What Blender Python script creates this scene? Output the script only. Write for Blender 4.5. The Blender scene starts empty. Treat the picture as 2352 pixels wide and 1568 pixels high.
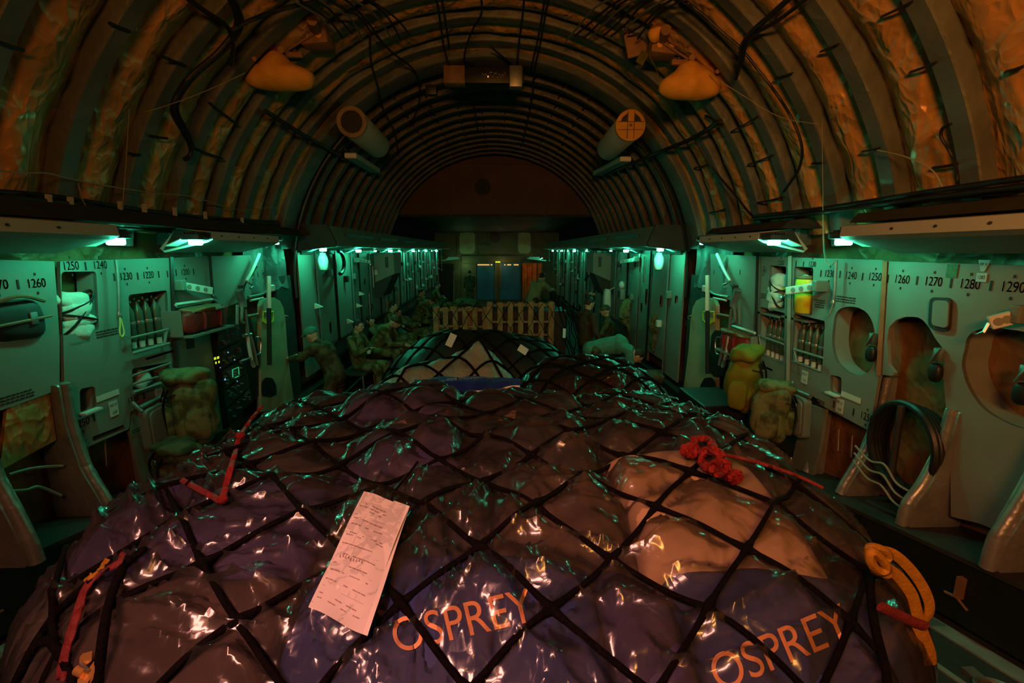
import bpy, bmesh, math, random
from mathutils import Vector, Matrix, noise
scene = bpy.context.scene
COL = scene.collection
RND = random.Random(11)
V = Vector
PI = math.pi

# ------------------------------------------------------------------ camera, world, exposure, large light
FPX = 1100.0
PIT = math.atan(208 / FPX)
YAW = math.atan(30 / FPX / math.cos(PIT))
CAM = V((0.08, 0.0, 2.6))
cd = bpy.data.cameras.new('camera')
cam = bpy.data.objects.new('camera', cd)
COL.objects.link(cam)
cd.sensor_width = 36.0
cd.lens = FPX / 2352 * 36.0
cd.clip_start = 0.02
cam.location = CAM
cam.rotation_euler = (PI / 2 - PIT, 0, -YAW)
scene.camera = cam
scene.view_settings.view_transform = 'Standard'
scene.view_settings.look = 'None'
scene.view_settings.gamma = 1
scene.view_settings.use_curve_mapping = False
scene.view_settings.exposure = 0.0
scene.cycles.use_denoising = True
scene.cycles.max_bounces = 4
scene.cycles.diffuse_bounces = 3
scene.cycles.glossy_bounces = 2
scene.cycles.transparent_max_bounces = 10
scene.cycles.adaptive_threshold = 0.05
scene.cycles.caustics_reflective = False
scene.cycles.caustics_refractive = False
w = bpy.data.worlds.new('night')
scene.world = w
w.use_nodes = True
w.node_tree.nodes['Background'].inputs[0].default_value = (0.0005, 0.0008, 0.0006, 1)

GREEN = (0.10, 1.0, 0.56)
AMBER = (1.0, 0.37, 0.07)

def lamp_area(name, loc, target, col, power, sx, sy, spread=180):
    l = bpy.data.lights.new(name, 'AREA')
    l.shape = 'RECTANGLE'; l.size = sx; l.size_y = sy
    l.energy = power; l.color = col; l.spread = math.radians(spread)
    o = bpy.data.objects.new(name, l)
    COL.objects.link(o)
    o.location = loc
    o.rotation_euler = (V(target) - V(loc)).to_track_quat('-Z', 'Y').to_euler()
    return o

# the amber cargo floodlights of the tail, up behind the photographer
lamp_area('tail_floodlight', (0.3, -1.2, 3.5), (2.3, 3.0, 4.1), AMBER, 64, 0.9, 0.35, 115)
lamp_area('tail_floodlight', (-0.6, -1.2, 3.5), (-2.0, 3.0, 4.1), AMBER, 15, 0.9, 0.35, 105)
# the red working light over the ramp
lamp_area('ramp_worklight', (-0.7, -0.45, 3.6), (-0.2, 1.05, 1.75), (1.0, 0.35, 0.26), 22, 1.0, 0.36, 100)

# ------------------------------------------------------------------ tracing helpers
def ray(px, py):
    return cam_m @ V(((px - 1176) / FPX, (784 - py) / FPX, -1.0))
cam_m = cam.rotation_euler.to_matrix()
def onX(px, py, x):
    r = ray(px, py); return CAM + r * ((x - CAM.x) / r.x)
def onY(px, py, y):
    r = ray(px, py); return CAM + r * (y / r.y)
def onZ(px, py, z):
    r = ray(px, py); return CAM + r * ((z - CAM.z) / r.z)
VZ = 2.11
def onV(px, py, R):                       # where the line of sight meets the vault at radius R
    r = ray(px, py)
    a = r.x ** 2 + r.z ** 2
    b = 2 * (CAM.x * r.x + (CAM.z - VZ) * r.z)
    c = CAM.x ** 2 + (CAM.z - VZ) ** 2 - R * R
    t = (-b + math.sqrt(max(0, b * b - 4 * a * c))) / (2 * a)
    return CAM + r * t
HINGE = 4.23
def zramp(y):
    return 0.23 * (HINGE - y) if y < HINGE else 0.0

# ------------------------------------------------------------------ materials
def mat(name, col, rough=0.6, metal=0.0, spec=0.4, var=0.0, vscale=6.0, col2=None, bump=0.0, bscale=20.0,
        stretch=(1, 1, 1), tex='NOISE', emit=None, estr=0.0, sharp=(0.35, 0.65), bdist=0.02):
    m = bpy.data.materials.new(name)
    m.use_nodes = True
    nt = m.node_tree; N = nt.nodes; L = nt.links
    b = N['Principled BSDF']
    b.inputs['Base Color'].default_value = (*col, 1)
    b.inputs['Roughness'].default_value = rough
    b.inputs['Metallic'].default_value = metal
    b.inputs['Specular IOR Level'].default_value = spec
    if emit:
        b.inputs['Emission Color'].default_value = (*emit, 1)
        b.inputs['Emission Strength'].default_value = estr
    tc = N.new('ShaderNodeTexCoord')
    if col2 or var:
        c2 = col2 or tuple(c * (1 - var) for c in col)
        if tex == 'VORONOI':
            t = N.new('ShaderNodeTexVoronoi'); t.inputs['Scale'].default_value = vscale; out = t.outputs['Color']
        else:
            t = N.new('ShaderNodeTexNoise'); t.inputs['Scale'].default_value = vscale; t.inputs['Detail'].default_value = 5
            out = t.outputs['Fac']
        L.new(tc.outputs['Object'], t.inputs['Vector'])
        rp = N.new('ShaderNodeValToRGB')
        rp.color_ramp.elements[0].position = sharp[0]; rp.color_ramp.elements[1].position = sharp[1]
        rp.color_ramp.elements[0].color = (*col, 1); rp.color_ramp.elements[1].color = (*c2, 1)
        L.new(out, rp.inputs[0]); L.new(rp.outputs[0], b.inputs['Base Color'])
    if bump:
        mp = N.new('ShaderNodeMapping'); mp.inputs['Scale'].default_value = stretch
        L.new(tc.outputs['Object'], mp.inputs[0])
        t = N.new('ShaderNodeTexNoise'); t.inputs['Scale'].default_value = bscale; t.inputs['Detail'].default_value = 4
        t.inputs['Distortion'].default_value = 0.6
        L.new(mp.outputs[0], t.inputs['Vector'])
        bp = N.new('ShaderNodeBump'); bp.inputs['Strength'].default_value = bump; bp.inputs['Distance'].default_value = bdist
        L.new(t.outputs['Fac'], bp.inputs['Height']); L.new(bp.outputs[0], b.inputs['Normal'])
    return m

def crumple(m, scale=5.0, strength=0.7, dist=0.04, stretch=(1, 1, 1)):
    """sharp foil-like creases: ridged voronoi edges bent by noise"""
    nt = m.node_tree; N = nt.nodes; L = nt.links
    tc = N.new('ShaderNodeTexCoord')
    mp = N.new('ShaderNodeMapping'); mp.inputs['Scale'].default_value = stretch
    L.new(tc.outputs['Object'], mp.inputs[0])
    nz = N.new('ShaderNodeTexNoise'); nz.inputs['Scale'].default_value = scale * 0.8; nz.inputs['Detail'].default_value = 3
    L.new(mp.outputs[0], nz.inputs['Vector'])
    mx = N.new('ShaderNodeVectorMath'); mx.operation = 'MULTIPLY_ADD'
    mx.inputs[1].default_value = (0.35, 0.35, 0.35)
    L.new(nz.outputs['Color'], mx.inputs[0]); L.new(mp.outputs[0], mx.inputs[2])
    vo = N.new('ShaderNodeTexVoronoi'); vo.feature = 'F1'; vo.inputs['Scale'].default_value = scale
    L.new(mx.outputs[0], vo.inputs['Vector'])
    v2 = N.new('ShaderNodeTexVoronoi'); v2.feature = 'F1'; v2.inputs['Scale'].default_value = scale * 3.1
    L.new(mx.outputs[0], v2.inputs['Vector'])
    ad = N.new('ShaderNodeMath'); ad.operation = 'MULTIPLY_ADD'; ad.inputs[1].default_value = 0.35
    L.new(v2.outputs['Distance'], ad.inputs[0]); L.new(vo.outputs['Distance'], ad.inputs[2])
    bp = N.new('ShaderNodeBump'); bp.inputs['Strength'].default_value = strength; bp.inputs['Distance'].default_value = dist
    L.new(ad.outputs[0], bp.inputs['Height'])
    for n in N:
        if n.type in ('BSDF_PRINCIPLED', 'BSDF_GLOSSY', 'FRESNEL', 'LAYER_WEIGHT') and 'Normal' in n.inputs:
            L.new(bp.outputs[0], n.inputs['Normal'])
    return m

def film(name, tint=(0.9, 0.9, 0.9), gloss=0.10, rough=0.12, scale=6, strength=0.8, haze=0.05, dist=0.04, fres=0.75):
    """clear plastic film: see-through, with a sheen that grows at grazing angles and a little milky haze"""
    m = bpy.data.materials.new(name); m.use_nodes = True
    nt = m.node_tree; N = nt.nodes; L = nt.links
    N.remove(N['Principled BSDF'])
    out = N['Material Output']
    tr = N.new('ShaderNodeBsdfTransparent'); tr.inputs[0].default_value = (*tint, 1)
    g1 = N.new('ShaderNodeBsdfGlossy'); g1.inputs['Roughness'].default_value = rough
    g2 = N.new('ShaderNodeBsdfGlossy'); g2.inputs['Roughness'].default_value = min(.5, rough * 2.8)
    gl = N.new('ShaderNodeMixShader'); gl.inputs[0].default_value = .55
    L.new(g1.outputs[0], gl.inputs[1]); L.new(g2.outputs[0], gl.inputs[2])
    df = N.new('ShaderNodeBsdfDiffuse'); df.inputs[0].default_value = (0.8, 0.8, 0.8, 1)
    lw = N.new('ShaderNodeLayerWeight'); lw.inputs['Blend'].default_value = 0.25
    ma = N.new('ShaderNodeMath'); ma.operation = 'MULTIPLY_ADD'; ma.inputs[1].default_value = fres; ma.inputs[2].default_value = gloss
    ma.use_clamp = True
    L.new(lw.outputs['Fresnel'], ma.inputs[0])
    m0 = N.new('ShaderNodeMixShader'); m0.inputs[0].default_value = haze
    L.new(tr.outputs[0], m0.inputs[1]); L.new(df.outputs[0], m0.inputs[2])
    m1 = N.new('ShaderNodeMixShader')
    L.new(ma.outputs[0], m1.inputs[0]); L.new(m0.outputs[0], m1.inputs[1]); L.new(gl.outputs[0], m1.inputs[2])
    L.new(m1.outputs[0], out.inputs[0])
    return crumple(m, scale, strength, dist)

M = {}
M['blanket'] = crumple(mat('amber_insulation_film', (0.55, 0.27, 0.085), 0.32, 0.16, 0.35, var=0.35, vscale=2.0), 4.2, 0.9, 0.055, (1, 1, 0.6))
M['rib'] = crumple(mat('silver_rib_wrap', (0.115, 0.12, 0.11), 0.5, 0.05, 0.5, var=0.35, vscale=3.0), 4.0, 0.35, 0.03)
M['rib_shaded'] = crumple(mat('shaded_rib_wrap', (0.075, 0.07, 0.06), 0.5, 0.1, 0.5, var=0.4, vscale=3.0), 4.0, 0.4, 0.03)  # rib wrap again, with the forward vault's dimmer light put into its colour
M['boot'] = crumple(mat('silver_bracket_wrap', (0.34, 0.34, 0.30), 0.34, 0.5, 0.5, var=0.3, vscale=4.0), 5.0, 0.25, 0.03)
M['panel'] = mat('grey_wall_panel', (0.205, 0.22, 0.19), 0.55, 0, 0.35, var=0.12, vscale=2.5, bump=0.04, bscale=60)
M['panel2'] = mat('green_grey_panel', (0.17, 0.20, 0.165), 0.55, 0, 0.35, var=0.2, vscale=3.0, bump=0.04, bscale=60)
M['white'] = mat('off_white_paint', (0.62, 0.62, 0.57), 0.45, 0, 0.4, var=0.08, vscale=3)
M['soffit'] = mat('soffit_paint', (0.40, 0.40, 0.36), 0.6, 0, 0.3, var=0.1, vscale=3)
M['ink'] = mat('black_stencil_ink', (0.012, 0.012, 0.012), 0.7)
M['black'] = mat('black_enamel', (0.012, 0.013, 0.012), 0.45, 0, 0.4, var=0.3)
M['dark'] = mat('dark_grey_paint', (0.035, 0.036, 0.033), 0.6, 0, 0.3, var=0.4, vscale=4, bump=0.1, bscale=15)
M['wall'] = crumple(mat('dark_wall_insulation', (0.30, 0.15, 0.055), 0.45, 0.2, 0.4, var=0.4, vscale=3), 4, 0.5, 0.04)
M['steel'] = mat('brushed_steel', (0.45, 0.46, 0.44), 0.32, 0.9, 0.5, var=0.15, vscale=8)
M['alu'] = mat('worn_aluminium', (0.30, 0.31, 0.29), 0.42, 0.7, 0.5, var=0.25, vscale=8)
M['cable'] = mat('black_cable_sheath', (0.01, 0.01, 0.01), 0.5)
M['wire'] = mat('pale_cord', (0.26, 0.24, 0.18), 0.6)
M['lens'] = mat('lamp_lens', (0.8, 0.9, 0.85), 0.3, emit=(0.06, 1.0, 0.50), estr=170)
M['lens_far'] = mat('lamp_lens_small', (0.8, 0.9, 0.85), 0.3, emit=(0.10, 1.0, 0.50), estr=100)
M['lens_fwd'] = mat('lamp_lens_forward', (0.8, 0.9, 0.85), 0.3, emit=(0.05, 1.0, 0.50), estr=260)
M['canvas'] = mat('orange_canvas', (0.72, 0.34, 0.05), 0.75, 0, 0.2, var=0.2, vscale=5, bump=0.25, bscale=9)
M['brown'] = mat('brown_enamel', (0.26, 0.13, 0.06), 0.55, 0, 0.3, var=0.3, vscale=6)
M['floor'] = mat('teal_grey_deck', (0.30, 0.36, 0.33), 0.5, 0.1, 0.4, var=0.25, vscale=7, bump=0.08, bscale=40)
M['deckdark'] = mat('dark_deck_grip', (0.04, 0.05, 0.045), 0.7, 0, 0.3, var=0.3, vscale=12, bump=0.2, bscale=90)
M['net'] = mat('black_net_cord', (0.005, 0.004, 0.004), 0.85, 0, 0.06, var=0.4, vscale=60, bump=0.7, bscale=150, bdist=0.01)
M['redcord'] = mat('red_cord', (0.24, 0.010, 0.010), 0.65, 0, 0.3, var=0.45, vscale=60, bump=0.7, bscale=150, bdist=0.01)
M['redweb'] = mat('red_webbing', (0.16, 0.018, 0.018), 0.7, 0, 0.3, var=0.3, vscale=60, bump=0.4, bscale=140, bdist=0.01)
M['yellow'] = mat('yellow_webbing', (0.34, 0.155, 0.006), 0.65, 0, 0.3, var=0.2, vscale=40, bump=0.3, bscale=140, bdist=0.01)
M['redbag'] = mat('red_bag_fabric', (0.30, 0.012, 0.010), 0.55, 0, 0.4, var=0.35, vscale=6, bump=0.35, bscale=14)
M['cloth'] = mat('white_cloth', (0.68, 0.68, 0.62), 0.8, 0, 0.2, var=0.15, vscale=10, bump=0.4, bscale=18)
M['paper'] = mat('white_paper', (0.82, 0.80, 0.78), 0.7, 0, 0.2, var=0.05, vscale=12)
M['film'] = film('clear_plastic_sheet', (0.80, 0.80, 0.80), 0.05, 0.09, 5.5, 0.20, 0.016, 0.05)
M['sleeve'] = film('clear_document_sleeve', (0.96, 0.96, 0.96), 0.08, 0.06, 9, 0.25, 0.0, 0.02, 0.22)
M['tarp'] = mat('pale_grey_tarp', (0.20, 0.25, 0.20), 0.45, 0, 0.4, var=0.35, vscale=5, bump=0.9, bscale=9, stretch=(1, .35, 1), bdist=.05)
M['darkfilm'] = crumple(mat('smoky_plastic_sheet', (0.020, 0.021, 0.022), 0.22, 0, 0.6, var=0.4, vscale=5), 5, 0.7, 0.05)
M['wood'] = mat('pallet_wood', (0.34, 0.22, 0.11), 0.75, 0, 0.2, var=0.4, vscale=9, bump=0.3, bscale=12, stretch=(6, 6, 0.6))
M['camo'] = mat('camouflage_cloth', (0.055, 0.06, 0.022), 0.85, 0, 0.15, col2=(0.15, 0.15, 0.065), vscale=9, sharp=(0.42, 0.56), bump=0.3, bscale=14)
M['camodark'] = mat('dark_camouflage_cloth', (0.035, 0.036, 0.018), 0.85, 0, 0.15, col2=(0.085, 0.08, 0.04), vscale=9, sharp=(0.42, 0.56), bump=0.3, bscale=14)
M['olive'] = mat('olive_cloth', (0.10, 0.10, 0.035), 0.85, 0, 0.15, var=0.4, vscale=8, bump=0.3, bscale=14)
M['teal'] = mat('teal_fleece', (0.07, 0.25, 0.19), 0.9, 0, 0.1, var=0.15, vscale=8, bump=0.3, bscale=12)
M['maroon'] = mat('dark_brown_shirt', (0.06, 0.045, 0.03), 0.9, 0, 0.1, var=0.3, vscale=6, bump=0.3, bscale=12)
M['skin'] = mat('skin', (0.50, 0.29, 0.20), 0.55, 0, 0.35)
M['hair'] = mat('dark_hair', (0.02, 0.015, 0.01), 0.7)
M['boots'] = mat('boot_leather', (0.05, 0.035, 0.02), 0.6)
M['sack'] = mat('yellow_green_pack', (0.20, 0.18, 0.015), 0.8, 0, 0.2, var=0.3, vscale=6, bump=0.3, bscale=10)
M['bucket'] = mat('yellow_plastic', (0.80, 0.58, 0.02), 0.35, 0, 0.5)
M['bluep'] = mat('blue_partition', (0.03, 0.17, 0.34), 0.6, 0, 0.3, var=0.2, vscale=3)
M['blue'] = mat('blue_bag_nylon', (0.010, 0.022, 0.22), 0.55, 0, 0.4, var=0.3, vscale=7, bump=0.3, bscale=9)
M['orange_print'] = mat('orange_print', (0.85, 0.36, 0.14), 0.6)
M['grey_print'] = mat('grey_print', (0.30, 0.34, 0.45), 0.6)
M['sign'] = mat('white_placard', (0.55, 0.57, 0.54), 0.5)
M['bluesign'] = mat('pale_blue_placard', (0.36, 0.55, 0.60), 0.5)
M['greensign'] = mat('green_decal', (0.07, 0.16, 0.05), 0.6, var=0.4, vscale=40)
M['bottle'] = mat('grey_green_bottle', (0.09, 0.09, 0.06), 0.35, 0.3, 0.5)
M['curtain'] = mat('orange_curtain', (0.50, 0.17, 0.05), 0.8, var=0.4, vscale=4, bump=0.4, bscale=6, stretch=(4, 4, 0.4))
M['glow_orange'] = mat('orange_strip_light', (0.9, 0.4, 0.1), 0.4, emit=(1.0, 0.34, 0.06), estr=1.6)
M['glow_yellow'] = mat('yellow_readout', (0.4, 0.4, 0.05), 0.4, emit=(0.75, 0.9, 0.05), estr=0.8)
M['glow_green'] = mat('green_readout', (0.05, 0.4, 0.2), 0.4, emit=(0.05, 0.9, 0.35), estr=0.45)
M['glow_cyan'] = mat('cyan_indicator', (0.2, 0.5, 0.6), 0.4, emit=(0.25, 0.7, 0.9), estr=0.5)
M['bulkhead'] = mat('front_wall_paint', (0.13, 0.12, 0.07), 0.6, var=0.25, vscale=2)
M['redwall'] = mat('wing_box_paint', (0.13, 0.06, 0.045), 0.6, var=0.3, vscale=1.5)
M['doorskin'] = mat('door_paint', (0.40, 0.42, 0.26), 0.5, var=0.3, vscale=2.2, bump=0.05, bscale=40)
M['doormark'] = mat('yellow_door_marking', (0.60, 0.55, 0.02), 0.6)

# ------------------------------------------------------------------ mesh helpers
def wl(o):
    p = V((0, 0, 0))
    while o is not None:
        p = p + o.location; o = o.parent
    return p

def finish(me, name, m, parent=None, smooth=35, origin='base'):
    if smooth:
        me.shade_smooth()
        try: me.set_sharp_from_angle(angle=math.radians(smooth))
        except Exception: pass
    o = bpy.data.objects.new(name, me)
    if m is not None: me.materials.append(M[m] if isinstance(m, str) else m)
    COL.objects.link(o)
    if parent is not None:
        off = wl(parent); o.parent = parent
        me.transform(Matrix.Translation(-off))
    elif me.vertices:
        xs = [v.co for v in me.vertices]
        lo = V([min(c[i] for c in xs) for i in range(3)]); hi = V([max(c[i] for c in xs) for i in range(3)])
        c = V(((lo.x + hi.x) / 2, (lo.y + hi.y) / 2, lo.z))
        me.transform(Matrix.Translation(-c)); o.location = c
    return o

class MB:
    def __init__(s): s.bm = bmesh.new()
    def add(s, verts, faces):
        vs = [s.bm.verts.new(v) for v in verts]
        for f in faces:
            try: s.bm.faces.new([vs[i] for i in f])
            except ValueError: pass
        return vs
    def box(s, c, size, rot=None, bev=0.0, taper=1.0):
        x, y, z = [d / 2 for d in size]
        q = [V((sx * x * (taper if sz > 0 else 1), sy * y * (taper if sz > 0 else 1), sz * z)) for sz in (-1, 1) for sy in (-1, 1) for sx in (-1, 1)]
        if rot is not None: q = [rot @ v for v in q]
        c = V(c)
        vs = s.add([c + v for v in q], [(0, 2, 3, 1), (4, 5, 7, 6), (0, 1, 5, 4), (2, 6, 7, 3), (0, 4, 6, 2), (1, 3, 7, 5)])
        if bev:
            es = list({e for v in vs for e in v.link_edges})
            bmesh.ops.bevel(s.bm, geom=es, offset=bev, segments=2, affect='EDGES', profile=0.5)
        return s
    def cyl(s, a, b, r1, r2=None, n=14, cap=True):
        a, b = V(a), V(b); r2 = r1 if r2 is None else r2
        d = (b - a).normalized(); u = d.orthogonal().normalized(); v = d.cross(u)
        vs = [a + (u * math.cos(2 * PI * i / n) + v * math.sin(2 * PI * i / n)) * r1 for i in range(n)]
        vs += [b + (u * math.cos(2 * PI * i / n) + v * math.sin(2 * PI * i / n)) * r2 for i in range(n)]
        fs = [(i, (i + 1) % n, n + (i + 1) % n, n + i) for i in range(n)]
        if cap: fs += [tuple(range(n - 1, -1, -1)), tuple(range(n, 2 * n))]
        s.add(vs, fs); return s
    def lathe(s, c, prof, n=20, axis=None):
        """prof: list of (r, h) along axis"""
        c = V(c); d = V(axis or (0, 0, 1)).normalized(); u = d.orthogonal().normalized(); v = d.cross(u)
        vs = []; fs = []
        for r, h in prof:
            vs += [c + d * h + (u * math.cos(2 * PI * i / n) + v * math.sin(2 * PI * i / n)) * max(r, 1e-4) for i in range(n)]
        for k in range(len(prof) - 1):
            fs += [(k * n + i, k * n + (i + 1) % n, (k + 1) * n + (i + 1) % n, (k + 1) * n + i) for i in range(n)]
        fs += [tuple(range(n - 1, -1, -1)), tuple(range((len(prof) - 1) * n, len(prof) * n))]
        s.add(vs, fs); return s
    def ell(s, c, r, rot=None, nu=14, nv=9, p=1.0, noise_amp=0.0, nsc=6):
        c = V(c); vs = []; fs = []
        def sp(t): return math.copysign(abs(t) ** p, t)
        for j in range(nv + 1):
            th = PI * j / nv
            for i in range(nu):
                ph = 2 * PI * i / nu
                q = V((sp(math.sin(th)) * sp(math.cos(ph)) * r[0], sp(math.sin(th)) * sp(math.sin(ph)) * r[1], sp(math.cos(th)) * r[2]))
                if noise_amp:
                    q = q * (1 + noise_amp * noise.noise((q + c) * nsc))
                if rot is not None: q = rot @ q
                vs.append(c + q)
        for j in range(nv):
            fs += [(j * nu + i, (j + 1) * nu + i, (j + 1) * nu + (i + 1) % nu, j * nu + (i + 1) % nu) for i in range(nu)]
        s.add(vs, fs)
        bmesh.ops.remove_doubles(s.bm, verts=s.bm.verts, dist=1e-6)
        return s
    def tube(s, pts, r, n=6, closed=False, flat=1.0, up=None):
        pts = [V(p) for p in pts]; m = len(pts)
        vs = []; fs = []; u = None
        for k, p in enumerate(pts):
            a = pts[k - 1] if (k or closed) else p; b = pts[(k + 1) % m] if (k < m - 1 or closed) else p
            d = (b - a)
            d = d.normalized() if d.length > 1e-9 else V((0, 0, 1))
            if up is not None:
                u = d.cross(V(up)); u = u.normalized() if u.length > 1e-6 else d.orthogonal().normalized()
            elif u is None: u = d.orthogonal().normalized()
            else:
                u = u - d * u.dot(d); u = u.normalized() if u.length > 1e-6 else d.orthogonal().normalized()
            v = d.cross(u)
            rr = r[k] if isinstance(r, (list, tuple)) else r
            vs += [p + (u * math.cos(2 * PI * (i + .5) / n) + v * math.sin(2 * PI * (i + .5) / n) * flat) * rr for i in range(n)]
        for k in range(m if closed else m - 1):
            a, b = k * n, ((k + 1) % m) * n
            fs += [(a + i, a + (i + 1) % n, b + (i + 1) % n, b + i) for i in range(n)]
        if not closed: fs += [tuple(range(n - 1, -1, -1)), tuple(range((m - 1) * n, m * n))]
        s.add(vs, fs); return s
    def prism(s, poly, vec):
        vec = V(vec); a = [V(p) for p in poly]; n = len(a)
        s.add(a + [p + vec for p in a], [tuple(range(n - 1, -1, -1)), tuple(range(n, 2 * n))] + [(i, (i + 1) % n, n + (i + 1) % n, n + i) for i in range(n)])
        return s
    def grid(s, fn, nu, nv):
        vs = [fn(i / nu, j / nv) for j in range(nv + 1) for i in range(nu + 1)]
        s.add(vs, [(j * (nu + 1) + i, j * (nu + 1) + i + 1, (j + 1) * (nu + 1) + i + 1, (j + 1) * (nu + 1) + i) for j in range(nv) for i in range(nu)])
        return s
    def build(s, name, m, parent=None, smooth=35, recalc=True):
        if recalc: bmesh.ops.recalc_face_normals(s.bm, faces=s.bm.faces)
        me = bpy.data.meshes.new(name); s.bm.to_mesh(me); s.bm.free()
        return finish(me, name, m, parent, smooth)

def cr(pts, n=6, closed=False):
    pts = [V(p) for p in pts]; out = []; m = len(pts)
    for k in range(m if closed else m - 1):
        if closed: p0, p1, p2, p3 = pts[k - 1], pts[k], pts[(k + 1) % m], pts[(k + 2) % m]
        else: p0, p1, p2, p3 = pts[max(k - 1, 0)], pts[k], pts[k + 1], pts[min(k + 2, m - 1)]
        for i in range(n):
            t = i / n
            out.append(0.5 * ((2 * p1) + (p2 - p0) * t + (2 * p0 - 5 * p1 + 4 * p2 - p3) * t * t + (3 * p1 - p0 - 3 * p2 + p3) * t ** 3))
    if not closed: out.append(pts[-1])
    return out

def rpoly(pts, r, n=4):                    # round the corners of a closed outline
    pts = [V(p) for p in pts]; out = []
    for i, p in enumerate(pts):
        a, b = pts[i - 1], pts[(i + 1) % len(pts)]
        da, db = a - p, b - p
        k = min(r, da.length * .45, db.length * .45)
        s0, s1 = p + da.normalized() * k, p + db.normalized() * k
        for j in range(n + 1):
            t = j / n
            out.append(s0 * (1 - t) ** 2 + p * 2 * t * (1 - t) + s1 * t * t)
    return out

def plate(name, outer, holes, x, th, m, parent=None, lip=0.0, lipmat=None):
    """flat plate parallel to the side wall (outlines as 3-D points, their Y and Z used), with real holes; lip = flange depth round each hole"""
    cu = bpy.data.curves.new('tmp', 'CURVE'); cu.dimensions = '2D'; cu.fill_mode = 'BOTH'; cu.extrude = th / 2
    for poly in [outer] + holes:
        sp = cu.splines.new('POLY'); sp.points.add(len(poly) - 1)
        for q, p in zip(sp.points, poly): q.co = (p[1], p[2], 0, 1)
        sp.use_cyclic_u = True
    to = bpy.data.objects.new('tmp', cu)
    me = to.to_mesh().copy()
    to.to_mesh_clear(); bpy.data.objects.remove(to); bpy.data.curves.remove(cu)
    sgn = 1 if x > 0 else -1
    bm = bmesh.new(); bm.from_mesh(me)
    for v in bm.verts: v.co = V((x + sgn * th / 2 + v.co.z, v.co.x, v.co.y))
    bmesh.ops.remove_doubles(bm, verts=bm.verts, dist=1e-5)
    if lip:
        for h in holes:
            n = len(h); c = sum((V(p) for p in h), V()) / n
            rings = []
            for dx, gr in ((0.0, 1.0), (lip, 1.0), (lip, 1.03), (0.004, 1.03)):
                rings.append([bm.verts.new((x + sgn * (dx + .001), c.y + (p[1] - c.y) * gr, c.z + (p[2] - c.z) * gr)) for p in h])
            for a, b in zip(rings, rings[1:]):
                for i in range(n): bm.faces.new((a[i], a[(i + 1) % n], b[(i + 1) % n], b[i]))
    bmesh.ops.recalc_face_normals(bm, faces=bm.faces)
    bm.to_mesh(me); bm.free(); me.name = name
    me.materials.clear()
    return finish(me, name, m, parent, 30)

def textmesh(s, size, th=0.0):
    cu = bpy.data.curves.new('t', 'FONT'); cu.body = s; cu.size = size; cu.align_x = 'CENTER'; cu.align_y = 'CENTER'; cu.extrude = th
    o = bpy.data.objects.new('t', cu)
    me = o.to_mesh().copy(); o.to_mesh_clear(); bpy.data.objects.remove(o); bpy.data.curves.remove(cu)
    return me

def walltext(s, p, size, side, parent, m='ink', name='lettering', stretch=0.8, off=0.003):
    """lettering on a side wall; side +1 right wall, -1 left wall"""
    me = textmesh(s, size, 0.0006)
    for v in me.vertices:
        x, y, z = v.co
        v.co = V((p[0] - side * off, p[1] - side * x * stretch, p[2] + y))
    return finish(me, name, m, parent, 0)

def tag(o, label, cat, group=None, kind=None):
    o['label'] = label; o['category'] = cat
    if group: o['group'] = group
    if kind: o['kind'] = kind
    return o
def thing(name, label, cat, loc, group=None):
    o = bpy.data.objects.new(name, None); COL.objects.link(o)
    o.empty_display_size = 0.1; o.location = loc
    return tag(o, label, cat, group)
def struct(o):
    o['kind'] = 'structure'; return o
def dup(root, loc, rz=None, label=None, group=None, scale=None):
    r = root.copy(); COL.objects.link(r); r.location = loc
    if rz is not None: r.rotation_euler = (0, 0, rz)
    if label: r['label'] = label
    if group: r['group'] = group
    if scale: r.scale = scale
    for ch in list(root.children):
        c = ch.copy(); COL.objects.link(c); c.parent = r
        for g in list(ch.children):
            d = g.copy(); COL.objects.link(d); d.parent = c
    return r
# ------------------------------------------------------------------ the hold itself
RV = 3.17                                  # blanket radius, ribs stand 0.12 proud of it
def vp(R, ph, y): return V((R * math.cos(ph), y, VZ + R * math.sin(ph)))
Y0, YW_, YF = -3.6, 14.0, 26.0

def vault(u, v):
    y = Y0 + (YW_ + .1 - Y0) * u; ph = math.radians(12) + math.radians(156) * v
    q = vp(RV, ph, y)
    n = noise.noise(V((y * 2.1, ph * 4, 0))) * .02 + noise.noise(V((y * 6, ph * 9, 3))) * .010
    bay = abs(math.cos(PI * (y - 2.92) / .61)) if y < 7.3 else 1.0
    cr_ = (1 - abs(noise.noise(V((y * 3.3 + ph * 2, ph * 5.5 - y, 11)))) * 2) ** 3 * .016 + (1 - abs(noise.noise(V((y * 8, ph * 11, 17)))) * 2) ** 3 * .008
    return vp(RV - .10 * (1 - bay ** 1.7) + n - cr_, ph, y)
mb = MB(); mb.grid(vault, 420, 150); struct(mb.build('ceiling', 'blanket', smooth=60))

def wall_shell(s):
    def f(u, v):
        y = Y0 + (YF - Y0) * u
        if v < .6: x, z = 3.16, -0.05 + 2.2 * v / .6
        else:
            ph = math.radians(0 + 13 * (v - .6) / .4); x, z = RV * math.cos(ph), VZ + RV * math.sin(ph)
        x += .02 * noise.noise(V((y * 3, z * 3, s)))
        return V((s * x, y, z))
    return f
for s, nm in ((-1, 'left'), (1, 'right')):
    mb = MB(); mb.grid(wall_shell(s), 120, 24); struct(mb.build('wall_' + nm, 'wall', smooth=60))

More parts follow.
